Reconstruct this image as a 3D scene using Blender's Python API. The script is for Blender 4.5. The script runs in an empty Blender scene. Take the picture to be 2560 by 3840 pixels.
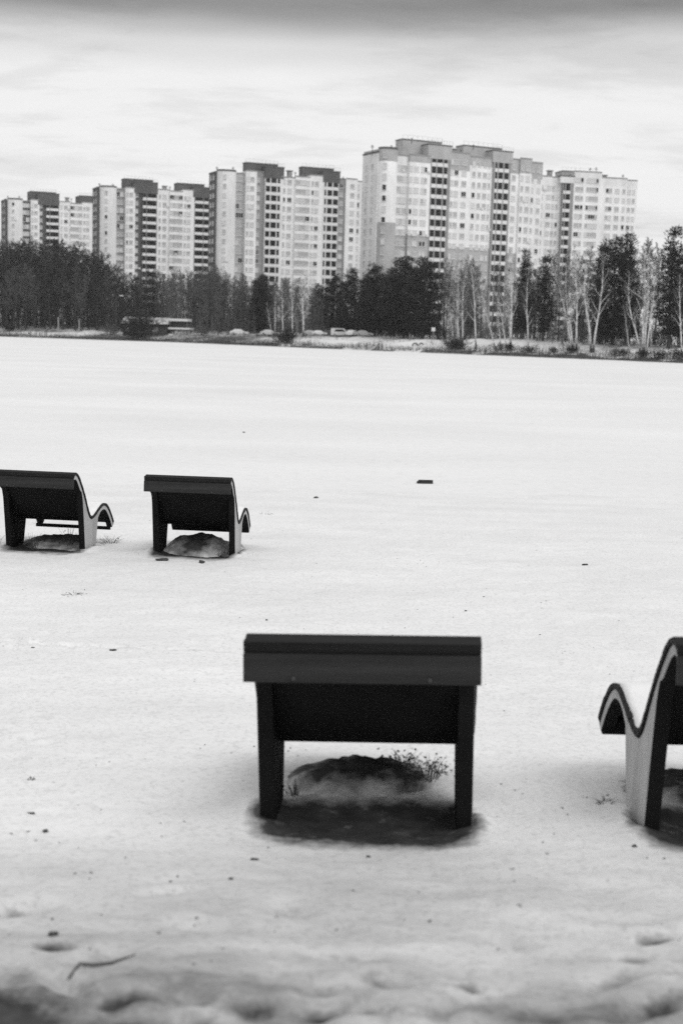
import bpy, math, random
import numpy as np
from mathutils import Vector, Matrix

sc = bpy.context.scene
COL = sc.collection
R = math.radians
rng = random.Random(7)

# ------------------------------------------------------------------ camera
CAM_Z = 3.4
PITCH, ROLL = R(7.16), R(1.6)
F = 5333.0                                   # focal length in photograph pixels (50 mm, 36 mm high)
_f = Vector((0, math.cos(PITCH), -math.sin(PITCH)))
_u0 = Vector((0, math.sin(PITCH), math.cos(PITCH)))
_r0 = Vector((1, 0, 0))
_r = _r0 * math.cos(ROLL) + _u0 * math.sin(ROLL)
_u = -_r0 * math.sin(ROLL) + _u0 * math.cos(ROLL)
cd = bpy.data.cameras.new('camera')
cam = bpy.data.objects.new('camera', cd)
COL.objects.link(cam)
m = Matrix((_r, _u, -_f)).transposed().to_4x4()
m.translation = (0, 0, CAM_Z)
cam.matrix_world = m
cd.sensor_fit = 'VERTICAL'
cd.sensor_height = 36
cd.lens = 50
cd.clip_end = 9000
cd.dof.use_dof = True
cd.dof.focus_distance = 17
cd.dof.aperture_fstop = 2.1
sc.camera = cam

# ------------------------------------------------------------------ sky and sun
SUN_EL, SUN_AZ = R(46), R(140)                # azimuth from +Y towards +X
w = bpy.data.worlds.new('World')
sc.world = w
w.use_nodes = True
nt = w.node_tree
nt.nodes.clear()
def N(t, kind, **kw):
    n = t.nodes.new(kind)
    for k, v in kw.items():
        setattr(n, k, v)
    return n
def MATH(t, op, a, b=None, clamp=False):
    n = N(t, 'ShaderNodeMath', operation=op, use_clamp=clamp)
    for i, v in enumerate((a, b)):
        if v is None: continue
        if isinstance(v, (int, float)): n.inputs[i].default_value = v
        else: t.links.new(v, n.inputs[i])
    return n.outputs[0]
def RAMP(t, fac, stops, interp='LINEAR'):
    n = N(t, 'ShaderNodeValToRGB')
    cr = n.color_ramp
    cr.interpolation = interp
    while len(cr.elements) < len(stops): cr.elements.new(0.5)
    for e, (p, v) in zip(cr.elements, stops):
        e.position = p
        e.color = (v, v, v, 1)
    t.links.new(fac, n.inputs[0])
    return n.outputs[0]
sky = N(nt, 'ShaderNodeTexSky', sky_type='NISHITA', sun_disc=False)
sky.sun_elevation = SUN_EL
sky.sun_rotation = SUN_AZ
bw = N(nt, 'ShaderNodeRGBToBW')
nt.links.new(sky.outputs[0], bw.inputs[0])
tc = N(nt, 'ShaderNodeTexCoord')
sx = N(nt, 'ShaderNodeSeparateXYZ')
nt.links.new(tc.outputs['Generated'], sx.inputs[0])
zc = MATH(nt, 'ADD', MATH(nt, 'MAXIMUM', sx.outputs[2], 0.0), 0.11)
cx = MATH(nt, 'DIVIDE', sx.outputs[0], zc)
cy = MATH(nt, 'DIVIDE', sx.outputs[1], zc)
cv = N(nt, 'ShaderNodeCombineXYZ')
nt.links.new(MATH(nt, 'ADD', MATH(nt, 'MULTIPLY', cx, 0.55), 3.1), cv.inputs[0])
nt.links.new(MATH(nt, 'ADD', cy, 0.35), cv.inputs[1])
n1 = N(nt, 'ShaderNodeTexNoise')
n1.inputs['Scale'].default_value = 1.9
n1.inputs['Detail'].default_value = 10
n1.inputs['Roughness'].default_value = 0.64
n1.inputs['Distortion'].default_value = 0.25
nt.links.new(cv.outputs[0], n1.inputs['Vector'])
cloud = RAMP(nt, n1.outputs[0], [(0.30, 0.66), (0.42, 0.86), (0.52, 0.96), (0.7, 1.0)], 'EASE')
# grey stratus band, uneven rim, brighter at the horizon; brightened overhead for more ambient light
n2_ = N(nt, 'ShaderNodeTexNoise')
n2_.inputs['Scale'].default_value = 0.55
n2_.inputs['Detail'].default_value = 4
cv2 = N(nt, 'ShaderNodeCombineXYZ')
nt.links.new(MATH(nt, 'ADD', MATH(nt, 'MULTIPLY', cx, -0.55), 3.1), cv2.inputs[0])
nt.links.new(MATH(nt, 'ADD', cy, 0.35), cv2.inputs[1])
nt.links.new(cv2.outputs[0], n2_.inputs['Vector'])
elev = MATH(nt, 'ADD', sx.outputs[2], MATH(nt, 'MULTIPLY', MATH(nt, 'SUBTRACT', n2_.outputs[0], 0.5), 0.09))
thick = RAMP(nt, elev, [(0.0, 0.97), (0.10, 1.0), (0.165, 0.985), (0.189, 0.80), (0.216, 0.30), (0.34, 0.76), (0.7, 0.92)], 'EASE')
lum = MATH(nt, 'MULTIPLY', MATH(nt, 'MULTIPLY', cloud, thick), 9.9)
mixv = N(nt, 'ShaderNodeMix', data_type='FLOAT')
mixv.inputs[0].default_value = 0.93
nt.links.new(bw.outputs[0], mixv.inputs[2])
nt.links.new(lum, mixv.inputs[3])
bg = N(nt, 'ShaderNodeBackground')
bg.inputs['Strength'].default_value = 0.1
nt.links.new(mixv.outputs[0], bg.inputs[0])
wo = N(nt, 'ShaderNodeOutputWorld')
nt.links.new(bg.outputs[0], wo.inputs[0])

sd = bpy.data.lights.new('sun', 'SUN')
sd.energy = 1.3
sd.angle = R(35)
sd.color = (1, 0.995, 0.99)
so = bpy.data.objects.new('sun', sd)
COL.objects.link(so)
_sd = Vector((math.sin(SUN_AZ) * math.cos(SUN_EL), math.cos(SUN_AZ) * math.cos(SUN_EL), math.sin(SUN_EL)))
so.rotation_euler = _sd.to_track_quat('Z', 'Y').to_euler()
so.location = (0, 0, 80)

vs = sc.view_settings
vs.view_transform = 'Standard'
vs.look = 'None'
vs.exposure = 0
vs.gamma = 1
vs.use_curve_mapping = False
sc.cycles.use_denoising = False
sc.cycles.max_bounces = 4
sc.cycles.diffuse_bounces = 3

# ------------------------------------------------------------------ measuring helpers
def ray(px, py):
    return _f + _r * ((px - 1280) / F) - _u * ((py - 1920) / F)
def at_y(px, py, y):
    d = ray(px, py)
    return Vector((0, 0, CAM_Z)) + d * (y / d.y)

# ------------------------------------------------------------------ value noise
_tab = np.random.RandomState(3).rand(256, 256)
def vnoise(x, y):
    xi = np.floor(x).astype(int); yi = np.floor(y).astype(int)
    fx = x - xi; fy = y - yi
    fx = fx * fx * (3 - 2 * fx); fy = fy * fy * (3 - 2 * fy)
    a = _tab[xi % 256, yi % 256]; b = _tab[(xi + 1) % 256, yi % 256]
    c = _tab[xi % 256, (yi + 1) % 256]; d = _tab[(xi + 1) % 256, (yi + 1) % 256]
    return (a * (1 - fx) + b * fx) * (1 - fy) + (c * (1 - fx) + d * fx) * fy
def fbm(x, y, o=4):
    s = 0; a = 0.5
    for k in range(o):
        s = s + a * (vnoise(x * 2 ** k + 17.3 * k, y * 2 ** k + 9.1 * k) - 0.5)
        a *= 0.5
    return s

# ------------------------------------------------------------------ materials
MATS = {}
def mat(name, v, rough=0.8, var=0.0, scale=6.0, bump=0.0, bscale=40.0, spec=0.3, stretch=(1, 1, 1), coat=0.0):
    if name in MATS: return MATS[name]
    mt = bpy.data.materials.new(name)
    mt.use_nodes = True
    t = mt.node_tree
    b = t.nodes['Principled BSDF']
    b.inputs['Roughness'].default_value = rough
    b.inputs['Specular IOR Level'].default_value = spec
    if coat: b.inputs['Coat Weight'].default_value = coat
    b.inputs['Base Color'].default_value = (v, v, v, 1)
    if var or bump:
        c = N(t, 'ShaderNodeTexCoord')
        mp = N(t, 'ShaderNodeMapping')
        mp.inputs['Scale'].default_value = stretch
        t.links.new(c.outputs['Object'], mp.inputs[0])
    if var:
        n = N(t, 'ShaderNodeTexNoise')
        n.inputs['Scale'].default_value = scale
        n.inputs['Detail'].default_value = 6
        n.inputs['Roughness'].default_value = 0.62
        t.links.new(mp.outputs[0], n.inputs['Vector'])
        t.links.new(RAMP(t, n.outputs[0], [(0.28, max(0, v * (1 - var))), (0.72, min(1, v * (1 + var)))]), b.inputs['Base Color'])
    if bump:
        n2 = N(t, 'ShaderNodeTexNoise')
        n2.inputs['Scale'].default_value = bscale
        n2.inputs['Detail'].default_value = 5
        t.links.new(mp.outputs[0], n2.inputs['Vector'])
        bp = N(t, 'ShaderNodeBump')
        bp.inputs['Strength'].default_value = bump
        bp.inputs['Distance'].default_value = 0.02
        t.links.new(n2.outputs[0], bp.inputs['Height'])
        t.links.new(bp.outputs[0], b.inputs['Normal'])
    MATS[name] = mt
    return mt

def snow_material(name, soil, s_lo, s_hi, far=False, wind=False):
    """snow over soil: the vertex attribute 'bare' says where the snow cover is thin or gone, and carries painted bench shade"""
    mt = bpy.data.materials.new(name)
    mt.use_nodes = True
    t = mt.node_tree
    b = t.nodes['Principled BSDF']
    b.inputs['Roughness'].default_value = 0.85
    b.inputs['Specular IOR Level'].default_value = 0.15
    c = N(t, 'ShaderNodeTexCoord')
    def noise(scale, detail=6, rough=0.6, stretch=None):
        n = N(t, 'ShaderNodeTexNoise')
        n.inputs['Scale'].default_value = scale
        n.inputs['Detail'].default_value = detail
        n.inputs['Roughness'].default_value = rough
        src = c.outputs['Object']
        if stretch:
            mp = N(t, 'ShaderNodeMapping')
            mp.inputs['Scale'].default_value = stretch
            t.links.new(src, mp.inputs[0]); src = mp.outputs[0]
        t.links.new(src, n.inputs['Vector'])
        return n.outputs[0]
    k = 0.12 if far else 1.0
    big = RAMP(t, noise(0.9 * k, stretch=(0.5, 1, 1)), [(0.3, s_lo), (0.7, s_hi)])
    fine = RAMP(t, noise(26 * k, 4, 0.7), [(0.34, 0.80 if not far else 0.93), (0.5, 1.0)])
    snow = MATH(t, 'MULTIPLY', big, fine)
    so_ = RAMP(t, noise(9 * k, 8, 0.7), [(0.3, soil * 0.5), (0.7, soil * 1.7)])
    tr_ = N(t, 'ShaderNodeAttribute', attribute_name='trodden')
    snow = MATH(t, 'MULTIPLY', snow, MATH(t, 'SUBTRACT', 1.0, MATH(t, 'MULTIPLY', tr_.outputs['Fac'], MATH(t, 'MULTIPLY', noise(3.2 * k, 7, 0.65, (0.6, 1.2, 1)), 1.15))))
    at = N(t, 'ShaderNodeAttribute', attribute_name='bare')
    # ragged edge of the snow cover
    edge = MATH(t, 'ADD', at.outputs['Fac'], MATH(t, 'MULTIPLY', MATH(t, 'SUBTRACT', noise(7 * k, 8, 0.72), 0.5), 1.1))
    msk = RAMP(t, edge, [(0.36, 0.0), (0.92, 1.0)], 'EASE' if far else 'LINEAR')
    mx = N(t, 'ShaderNodeMix', data_type='FLOAT')
    t.links.new(msk, mx.inputs[0]); t.links.new(snow, mx.inputs[2]); t.links.new(so_, mx.inputs[3])
    out = mx.outputs[0]
    if not far:
        # scattered specks of sand, bark and leaf litter lying on the snow
        sp = RAMP(t, noise(34, 3, 0.5), [(0.695, 0.0), (0.73, 1.0)])
        gate = RAMP(t, noise(0.8, 4, 0.6, (0.6, 1, 1)), [(0.45, 0.0), (0.62, 0.75)])
        mx2 = N(t, 'ShaderNodeMix', data_type='FLOAT')
        t.links.new(MATH(t, 'MULTIPLY', sp, gate), mx2.inputs[0])
        t.links.new(out, mx2.inputs[2]); mx2.inputs[3].default_value = 0.16
        out = mx2.outputs[0]
    t.links.new(out, b.inputs['Base Color'])
    bp = N(t, 'ShaderNodeBump')
    bp.inputs['Strength'].default_value = 0.5
    bp.inputs['Distance'].default_value = 0.012 if not far else 0.05
    t.links.new(MATH(t, 'ADD', noise(14 * k, 8, 0.65), MATH(t, 'MULTIPLY', noise(60 * k, 3), 0.4)), bp.inputs['Height'])
    t.links.new(bp.outputs[0], b.inputs['Normal'])
    return mt

# ------------------------------------------------------------------ mesh builder
class MB:
    def __init__(s):
        s.v = []; s.f = []; s.mi = []
    def add(s, vs_, fs, mi=0):
        o = len(s.v)
        s.v.extend([tuple(p) for p in vs_])
        for f in fs:
            s.f.append(tuple(i + o for i in f)); s.mi.append(mi)
        return s
    def box(s, x0, x1, y0, y1, z0, z1, mi=0):
        return s.add([(x0, y0, z0), (x1, y0, z0), (x1, y1, z0), (x0, y1, z0), (x0, y0, z1), (x1, y0, z1), (x1, y1, z1), (x0, y1, z1)],
                     [(0, 3, 2, 1), (4, 5, 6, 7), (0, 1, 5, 4), (1, 2, 6, 5), (2, 3, 7, 6), (3, 0, 4, 7)], mi)
    def prism_x(s, prof, x0, x1, mi_cap=0, mi_side=0):
        """profile of (y, z) points counter-clockwise seen from +x, extruded along x"""
        n = len(prof)
        o = len(s.v)
        s.v.extend([(x0, y, z) for y, z in prof]); s.v.extend([(x1, y, z) for y, z in prof])
        s.f.append(tuple(o + i for i in range(n))[::-1]); s.mi.append(mi_cap)
        s.f.append(tuple(o + n + i for i in range(n))); s.mi.append(mi_cap)
        for i in range(n):
            j = (i + 1) % n
            s.f.append((o + i, o + j, o + n + j, o + n + i)); s.mi.append(mi_side)
        return s
    def tube(s, pts, rad, sides=6, mi=0, caps=True):
        o = len(s.v)
        pts = [Vector(p) for p in pts]
        for i, p in enumerate(pts):
            d = (pts[min(i + 1, len(pts) - 1)] - pts[max(i - 1, 0)]).normalized()
            a = d.cross(Vector((0.31, 0.17, 0.93)) if abs(d.z) < 0.8 else Vector((1, 0.2, 0))).normalized()
            b = d.cross(a)
            r = rad[i] if isinstance(rad, (list, tuple)) else rad
            for k in range(sides):
                t = 2 * math.pi * k / sides
                s.v.append(tuple(p + a * (r * math.cos(t)) + b * (r * math.sin(t))))
        for i in range(len(pts) - 1):
            for k in range(sides):
                k2 = (k + 1) % sides
                s.f.append((o + i * sides + k, o + i * sides + k2, o + (i + 1) * sides + k2, o + (i + 1) * sides + k)); s.mi.append(mi)
        if caps:
            s.f.append(tuple(o + k for k in range(sides))[::-1]); s.mi.append(mi)
            e = o + (len(pts) - 1) * sides
            s.f.append(tuple(e + k for k in range(sides))); s.mi.append(mi)
        return s
    def mesh(s, name, mats, smooth=False):
        me = bpy.data.meshes.new(name)
        me.from_pydata(s.v, [], s.f)
        for mm in (mats if isinstance(mats, (list, tuple)) else [mats]): me.materials.append(mm)
        if any(s.mi): me.polygons.foreach_set('material_index', s.mi)
        if smooth: me.polygons.foreach_set('use_smooth', [True] * len(s.f))
        me.update()
        return me
    def build(s, name, mats, parent=None, smooth=False):
        return link(name, s.mesh(name, mats, smooth), parent)
def link(name, data, parent=None, loc=None, rz=None):
    o = bpy.data.objects.new(name, data)
    COL.objects.link(o)
    if parent: o.parent = parent
    if loc is not None: o.location = loc
    if rz is not None: o.rotation_euler = (0, 0, rz)
    return o
def tag(o, label=None, cat=None, group=None, kind=None):
    if label: o['label'] = label
    if cat: o['category'] = cat
    if group: o['group'] = group
    if kind: o['kind'] = kind
    return o
def empty(name, loc, rz=0.0):
    o = link(name, None, None, loc, rz)
    o.empty_display_size = 0.3
    return o
def grid_mesh(name, X, Y, Z, material, bare=None):
    r, c = X.shape
    co = np.stack([X, Y, Z], -1).reshape(-1, 3).astype(np.float32)
    idx = np.arange(r * c).reshape(r, c)
    q = np.stack([idx[:-1, :-1], idx[:-1, 1:], idx[1:, 1:], idx[1:, :-1]], -1).reshape(-1, 4)
    me = bpy.data.meshes.new(name)
    me.vertices.add(len(co)); me.vertices.foreach_set('co', co.ravel())
    me.loops.add(q.size); me.loops.foreach_set('vertex_index', q.ravel().astype(np.int32))
    me.polygons.add(len(q))
    me.polygons.foreach_set('loop_start', (np.arange(len(q)) * 4).astype(np.int32))
    me.polygons.foreach_set('use_smooth', np.ones(len(q), bool))
    me.update(calc_edges=True)
    if bare is not None:
        a = me.attributes.new('bare', 'FLOAT', 'POINT')
        a.data.foreach_set('value', bare.reshape(-1).astype(np.float32))
    me.materials.append(material)
    return link(name, me)

# ------------------------------------------------------------------ the near beach
_py = np.array([-30, -9, 0, 4.3, 7.45, 12, 19.3, 31, 36, 60])
_pz = np.array([4.3, 2.8, 1.75, 1.19, 0.79, 0.575, 0.34, 0.0, -0.12, -0.6])
def beach_profile(y):
    y = np.asarray(y, float)
    m_ = np.gradient(_pz, _py)
    i = np.clip(np.searchsorted(_py, y) - 1, 0, len(_py) - 2)
    h = _py[i + 1] - _py[i]; t = np.clip((y - _py[i]) / h, 0, 1)
    return ((2 * t**3 - 3 * t**2 + 1) * _pz[i] + (t**3 - 2 * t**2 + t) * h * m_[i] + (-2 * t**3 + 3 * t**2) * _pz[i + 1] + (t**3 - t**2) * h * m_[i + 1])
def on_beach(px, py):
    """point of the beach seen at a pixel of the photograph"""
    d = ray(px, py); t = 2.0
    for _ in range(60):
        p = Vector((0, 0, CAM_Z)) + d * t
        z = float(beach_profile(p.y)) if p.y < 31 else 0.0
        t += (p.z - max(z, 0.0)) / -d.z * 0.7
    return Vector((0, 0, CAM_Z)) + d * t

# benches: (x, y, z at the foot of the rear legs, rotation)
BENCH = {'centre': (0.178, 7.37, 0.79, R(-3)), 'right': (2.21, 7.36, 0.80, R(1)),
         'second': (-1.98, 19.2, 0.345, R(-5)), 'edge': (-4.03, 19.36, 0.34, R(-8))}
def bench_local(X, Y, b):
    dx, dy = X - b[0], Y - b[1]
    c, s = math.cos(b[3]), math.sin(b[3])
    return dx * c + dy * s, -dx * s + dy * c
dents = []          # trodden hollows: x, y, radius x, radius y, turn, depth, bare
for px, py, rx, ry, a, bare in [(457, 3735, .055, .09, .5, .75), (955, 3756, .05, .10, .6, .55), (1233, 3772, .05, .08, -.3, .7), (1420, 3658, .05, .06, .2, .5),
                                (1739, 3690, .03, .05, .1, .6), (196, 3535, .05, .08, .3, .6), (2449, 3502, .09, .05, -.4, .55), (2480, 3745, .14, .05, -.3, .6),
                                (1130, 3830, .08, .06, .2, .6), (760, 3812, .07, .05, -.2, .5), (2060, 3800, .06, .05, .3, .4), (1650, 3800, .07, .05, .5, .4),
                                (60, 3390, .09, .05, 0, .55), (2360, 3600, .04, .06, .3, .5), (2330, 3810, .05, .05, .3, .5), (1380, 3775, .05, .05, 0, .4)]:
    p = on_beach(px, py)
    dents.append((p.x, p.y, rx * 1.25, ry * 1.25, a + 1.2, .045, bare + .32))
for k in range(60):
    dents.append((rng.uniform(-1.9, 2.2), 3.4 + 2.6 * rng.random() ** 1.3, rng.uniform(.05, .10), rng.uniform(.10, .18), rng.uniform(.4, 2.4), rng.uniform(.03, .06), rng.uniform(.25, .7)))
for k in range(90):
    y = 3.2 + 6.5 * rng.random() ** 1.4
    x = rng.uniform(-2.6, 3.0)
    dents.append((x, y, rng.uniform(.04, .08), rng.uniform(.06, .14), rng.uniform(-1.5, 1.5), rng.uniform(.008, .025), rng.uniform(.0, .32)))
for px in range(-60, 1000, 9):                 # a line of old tracks crossing behind the middle bench
    p = on_beach(px + rng.uniform(-4, 4), 2408 + px * .045 + rng.uniform(-5, 5))
    dents.append((p.x, p.y, .10, .05, rng.uniform(-.3, .3), rng.uniform(.015, .035), rng.uniform(.0, .34)))
for k in range(110):                         # and one along the shore line
    p = on_beach(-100 + 25 * k + rng.uniform(-9, 9), 1806 + k * .75 + rng.uniform(-6, 6))
    dents.append((p.x, p.y, .3, .12, rng.uniform(-.3, .3), rng.uniform(.01, .04), rng.uniform(.0, .3)))
for k in range(150):
    dents.append((rng.uniform(-9, 9), rng.uniform(9, 30), rng.uniform(.05, .12), rng.uniform(.08, .2), rng.uniform(-1.5, 1.5), rng.uniform(.006, .02), rng.uniform(.0, .25)))

def beach_surface(X, Y):
    Z = beach_profile(Y)
    near = np.clip((34 - Y) / 8, 0, 1)
    Z = Z + near * (0.07 * fbm(X * .45, Y * .45, 3) + 0.05 * fbm(X * 2.3 + 5, Y * 3.1, 3) + 0.022 * fbm(X * 7, Y * 8, 3))
    bare = 0.30 * fbm(X * .6 + 40, Y * 1.1, 4) + 0.03
    # trampled, thin cover up the slope where people walk
    path = np.clip((7.6 - Y) / 3.6, 0, 1)
    bare = bare + path * (0.24 + 0.9 * np.maximum(fbm(X * 1.3 + 3, Y * 2.6 + 8, 4), -.1))
    corner = np.exp(-(((X + 1.25) / .62) ** 2 + ((Y - 4.3) / .45) ** 2))
    bare = bare + corner * .85
    for (x, y, rx, ry, a, dep, br) in dents:
        c, s = math.cos(a), math.sin(a)
        sel = (np.abs(X - x) < .6) & (np.abs(Y - y) < .6)
        if not sel.any(): continue
        dx, dy = X[sel] - x, Y[sel] - y
        q = ((dx * c + dy * s) / rx) ** 2 + ((-dx * s + dy * c) / ry) ** 2
        g = np.exp(-q)
        Z[sel] += -dep * .8 * g + dep * .2 * np.exp(-(np.sqrt(q) - 1.6) ** 2 * 3)
        bare[sel] = np.maximum(bare[sel], br * np.exp(-q * .8))
    for key, b in BENCH.items():
        u, v = bench_local(X, Y, b)
        wob = 0.35 * fbm(X * 2.4 + 11, Y * 2.4, 4)
        # level the ground to the bench foot and scour a hollow under the back
        g = np.exp(-((u / 1.0) ** 2 + ((v - .3) / 1.1) ** 2) ** 2)
        Z = Z * (1 - g) + g * (b[2] + .012 - .03 * (v - .3) + .03 * fbm(X * 2.3 + 5, Y * 3.1, 3))
        q = (np.abs(u) / .58) ** 6 + ((v - (.02 if key in ('centre', 'right') else .25)) / (.34 if key in ('centre', 'right') else .6)) ** 2 + wob * 1.1
        bare = np.maximum(bare, np.clip(1.3 - q * np.where(v < .02, .42, .5), 0, 1.0))  # bare soil under the bench, plus its soft shadow painted towards the camera
        Z = Z - .05 * np.exp(-((u / .55) ** 4 + ((v - .05) / .30) ** 2))
        for sx_ in (-1, 1):
            Z = Z + .045 * np.exp(-(((u - sx_ * .60) / .09) ** 2 + ((v - .12) / .26) ** 2)) * (1 + 2.5 * fbm(X * 6, Y * 6 + sx_, 3))
            Z = Z + .03 * np.exp(-(((u - sx_ * .53) / .10) ** 2 + ((v + .12) / .09) ** 2)) * (1 + 2.5 * fbm(X * 7 + 2, Y * 7, 3))
        # drift lip on the lake side
        Z = Z + .03 * np.exp(-((u / .8) ** 2 + ((v - 1.7) / .3) ** 2))
    return Z, bare
xs = np.concatenate([-4.6 - np.geomspace(.05, 75, 60)[::-1], np.arange(-4.6, 3.6, .037), 3.6 + np.geomspace(.05, 75, 60)])
ys = np.concatenate([np.arange(-28, 2.6, .5), np.arange(2.6, 12, .033), np.arange(12, 24, .06), np.arange(24, 37, .25), [40, 50, 60]])
GX, GY = np.meshgrid(xs, ys)
GZ, GB = beach_surface(GX, GY)
beach = grid_mesh('beach', GX, GY, GZ, snow_material('snow_over_sand', 0.045, 0.74, 0.84), GB)
TR = np.clip((7.2 - GY + 2.6 * fbm(GX * .7 + 9, GY * .7, 4)) / 2.6, 0, 1) * (.75 + .9 * fbm(GX * 1.1, GY * 2.0 + 3, 4))
beach.data.attributes.new('trodden', 'FLOAT', 'POINT').data.foreach_set('value', np.clip(TR, 0, 1).ravel().astype(np.float32))
tag(beach, kind='structure')
def ground_z(x, y):
    z, _ = beach_surface(np.array([[x]], float), np.array([[y]], float))
    return max(float(z[0, 0]), 0.0 if y > 29 else -9)

# ------------------------------------------------------------------ the frozen lake and the land beyond
lx = np.concatenate([np.linspace(-900, -60, 40), np.linspace(-58, 58, 60), np.linspace(60, 900, 40)])
ly = np.concatenate([np.linspace(-250, 28, 20), np.geomspace(29, 1100, 120)])
LX, LY = np.meshgrid(lx, ly)
LB = 0.16 * fbm(LX * .02 + 4, LY * .12, 4) + .02
band = np.exp(-((LY - 32.5 + 1.2 * fbm(LX * .15, LX * 0, 3)) / .8) ** 2)
LB = LB + .16 * band
lake = grid_mesh('frozen_lake', LX, LY, np.zeros_like(LX), snow_material('snow_on_ice', 0.30, 0.74, 0.84, far=True), LB)
tag(lake, kind='structure')
g = MB()
g.add([(-2600, -2600, -1.5), (2600, -2600, -1.5), (2600, 2600, -1.5), (-2600, 2600, -1.5)], [(0, 1, 2, 3)])
tag(g.build('ground', mat('winter_field', 0.5, 0.95, .3, .02)), kind='structure')

S0 = Vector((-92.8, 383.9)); ES = Vector((149.5, -143.3)).normalized(); NS = Vector((-ES.y, ES.x))
_shs = np.array([-400, 0, 54, 121, 167, 207, 600.]); _sho = np.array([0, 0, 17, 5, 4, 0, 0.])
_tab_s = np.linspace(-1600, 1600, 6401)
_tab_o = None
def shore_off(s):
    if _tab_o is not None and isinstance(s, float):
        q = (s + 1600) * 2; i = max(0, min(6399, int(q))); f = q - i
        return _tab_o[i] * (1 - f) + _tab_o[i + 1] * f
    return shore_raw(s)
def shore_raw(s):
    return np.interp(s, _shs, _sho) + 6.5 * fbm(np.asarray(s) * .09 + 2, np.asarray(s) * 0 + 5, 4)
_tab_o = [float(v) for v in shore_raw(_tab_s)]
def bank_z(s, t):
    z = np.interp(t, [-6, -1, 0, 1.2, 4, 10, 30, 55, 90, 2000], [-.6, -.1, .03, .45, .9, 1.6, 3.0, 3.3, 3.35, 3.35])
    k = np.clip(t / 6, 0, 1) * np.clip((120 - t) / 60, 0.1, 1)
    return z + k * (1.7 * fbm(s * .06, t * .09, 4) + 1.0 * fbm(s * .25 + 8, t * .3, 3))
def st(x, y):
    d = Vector((x, y)) - S0
    s = d.dot(ES); t = d.dot(NS)
    return s, t - float(shore_off(s))
def far_z(x, y):
    s, t = st(x, y)
    return float(bank_z(np.array(s), np.array(t)))
def far_place(px, t, py=1268):
    """where the sight line of a photograph column stands t metres behind the far shore line"""
    d = ray(px, py); lo, hi = 150.0, 900.0
    for _ in range(22):
        mid = (lo + hi) / 2
        if st(d.x / d.y * mid, mid)[1] < t: lo = mid
        else: hi = mid
    x, y = d.x / d.y * lo, lo
    return Vector((x, y, far_z(x, y)))
ss = np.concatenate([np.linspace(-1200, -60, 60), np.linspace(-55, 260, 420), np.linspace(265, 1200, 60)])
ts = np.concatenate([np.linspace(-6, -1, 5), np.linspace(-.7, 14, 36), np.geomspace(15, 1300, 60)])
SG, TG = np.meshgrid(ss, ts)
offs = shore_off(ss)[None, :]
WX = S0.x + ES.x * SG + NS.x * (TG + offs); WY = S0.y + ES.y * SG + NS.y * (TG + offs)
BB = .46 + .9 * fbm(SG * .07 + 20, TG * .16, 4)
BB = np.where(TG < 1.6 + 9 * fbm(SG * .12, TG * .2, 4), 1.0, BB)
snowy = 1.5 * np.exp(-(((SG - 141) / 19) ** 2)) * np.exp(-((TG - 12) / 10) ** 2) + .7 * np.exp(-(((SG - 196) / 12) ** 2)) * np.exp(-((TG - 11) / 5) ** 2) + .5 * np.exp(-(((SG - 112) / 14) ** 2)) * np.exp(-((TG - 8) / 6) ** 2)
BB = BB - .55 * snowy
BB = np.where(SG < 95, BB + .18, BB)
bank = grid_mesh('far_bank', WX, WY, bank_z(SG, TG), snow_material('bank_snow_and_grass', 0.075, 0.62, 0.80, far=True), BB)
tag(bank, kind='structure')

# ------------------------------------------------------------------ apartment buildings
M_white = mat('white_panel', 0.86, .85, .15, .35, stretch=(1, 1, .35))
M_cream = mat('cream_panel', 0.79, .85, .15, .35, stretch=(1, 1, .35))
M_grey = mat('grey_panel', 0.30, .85, .14, .3, stretch=(1, 1, .5))
M_dgrey = mat('dark_brick', 0.11, .9, .18, .4, stretch=(1, 1, .6))
M_brick = mat('mid_brick', 0.44, .9, .15, .4, stretch=(1, 1, .6))
M_void = mat('loggia_painted_shade', 0.03, .9, .3, .5)  # near-black paint stands in for the deep shade inside the loggias
M_parapet = mat('parapet_paint', 0.76, .8, .12, .8)
M_frame = mat('window_frame', 0.72, .5)
G_dark = mat('glass_dark', 0.012, .2, spec=.2)
G_mid = mat('glass_curtained', 0.44, .2, spec=.4)
G_light = mat('glass_pale_curtain', 0.64, .2, spec=.5)
M_metal = mat('roof_metal', 0.10, .6)
FLOOR = 2.9
_wm = {}
def window_mesh(wd, ht, gl, n):
    k = (round(wd, 2), round(ht, 2), gl.name, n)
    if k in _wm: return _wm[k]
    b = MB(); f = .09
    b.box(-wd/2, wd/2, -.10, .0, -ht/2, -ht/2 + f); b.box(-wd/2, wd/2, -.10, .0, ht/2 - f, ht/2)
    for i in range(n + 1):
        x = -wd/2 + f/2 + (wd - f) * i / n
        b.box(x - f/2, x + f/2, -.098, .0, -ht/2 + f, ht/2 - f)
    b.add([(-wd/2 + f, -.04, -ht/2 + f), (wd/2 - f, -.04, -ht/2 + f), (wd/2 - f, -.04, ht/2 - f), (-wd/2 + f, -.04, ht/2 - f)], [(0, 1, 2, 3)], 1)
    b.box(-wd/2 - .06, wd/2 + .06, -.20, .0, -ht/2 - .09, -ht/2 - .003)
    _wm[k] = b.mesh('window', [M_frame, gl])
    return _wm[k]
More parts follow.
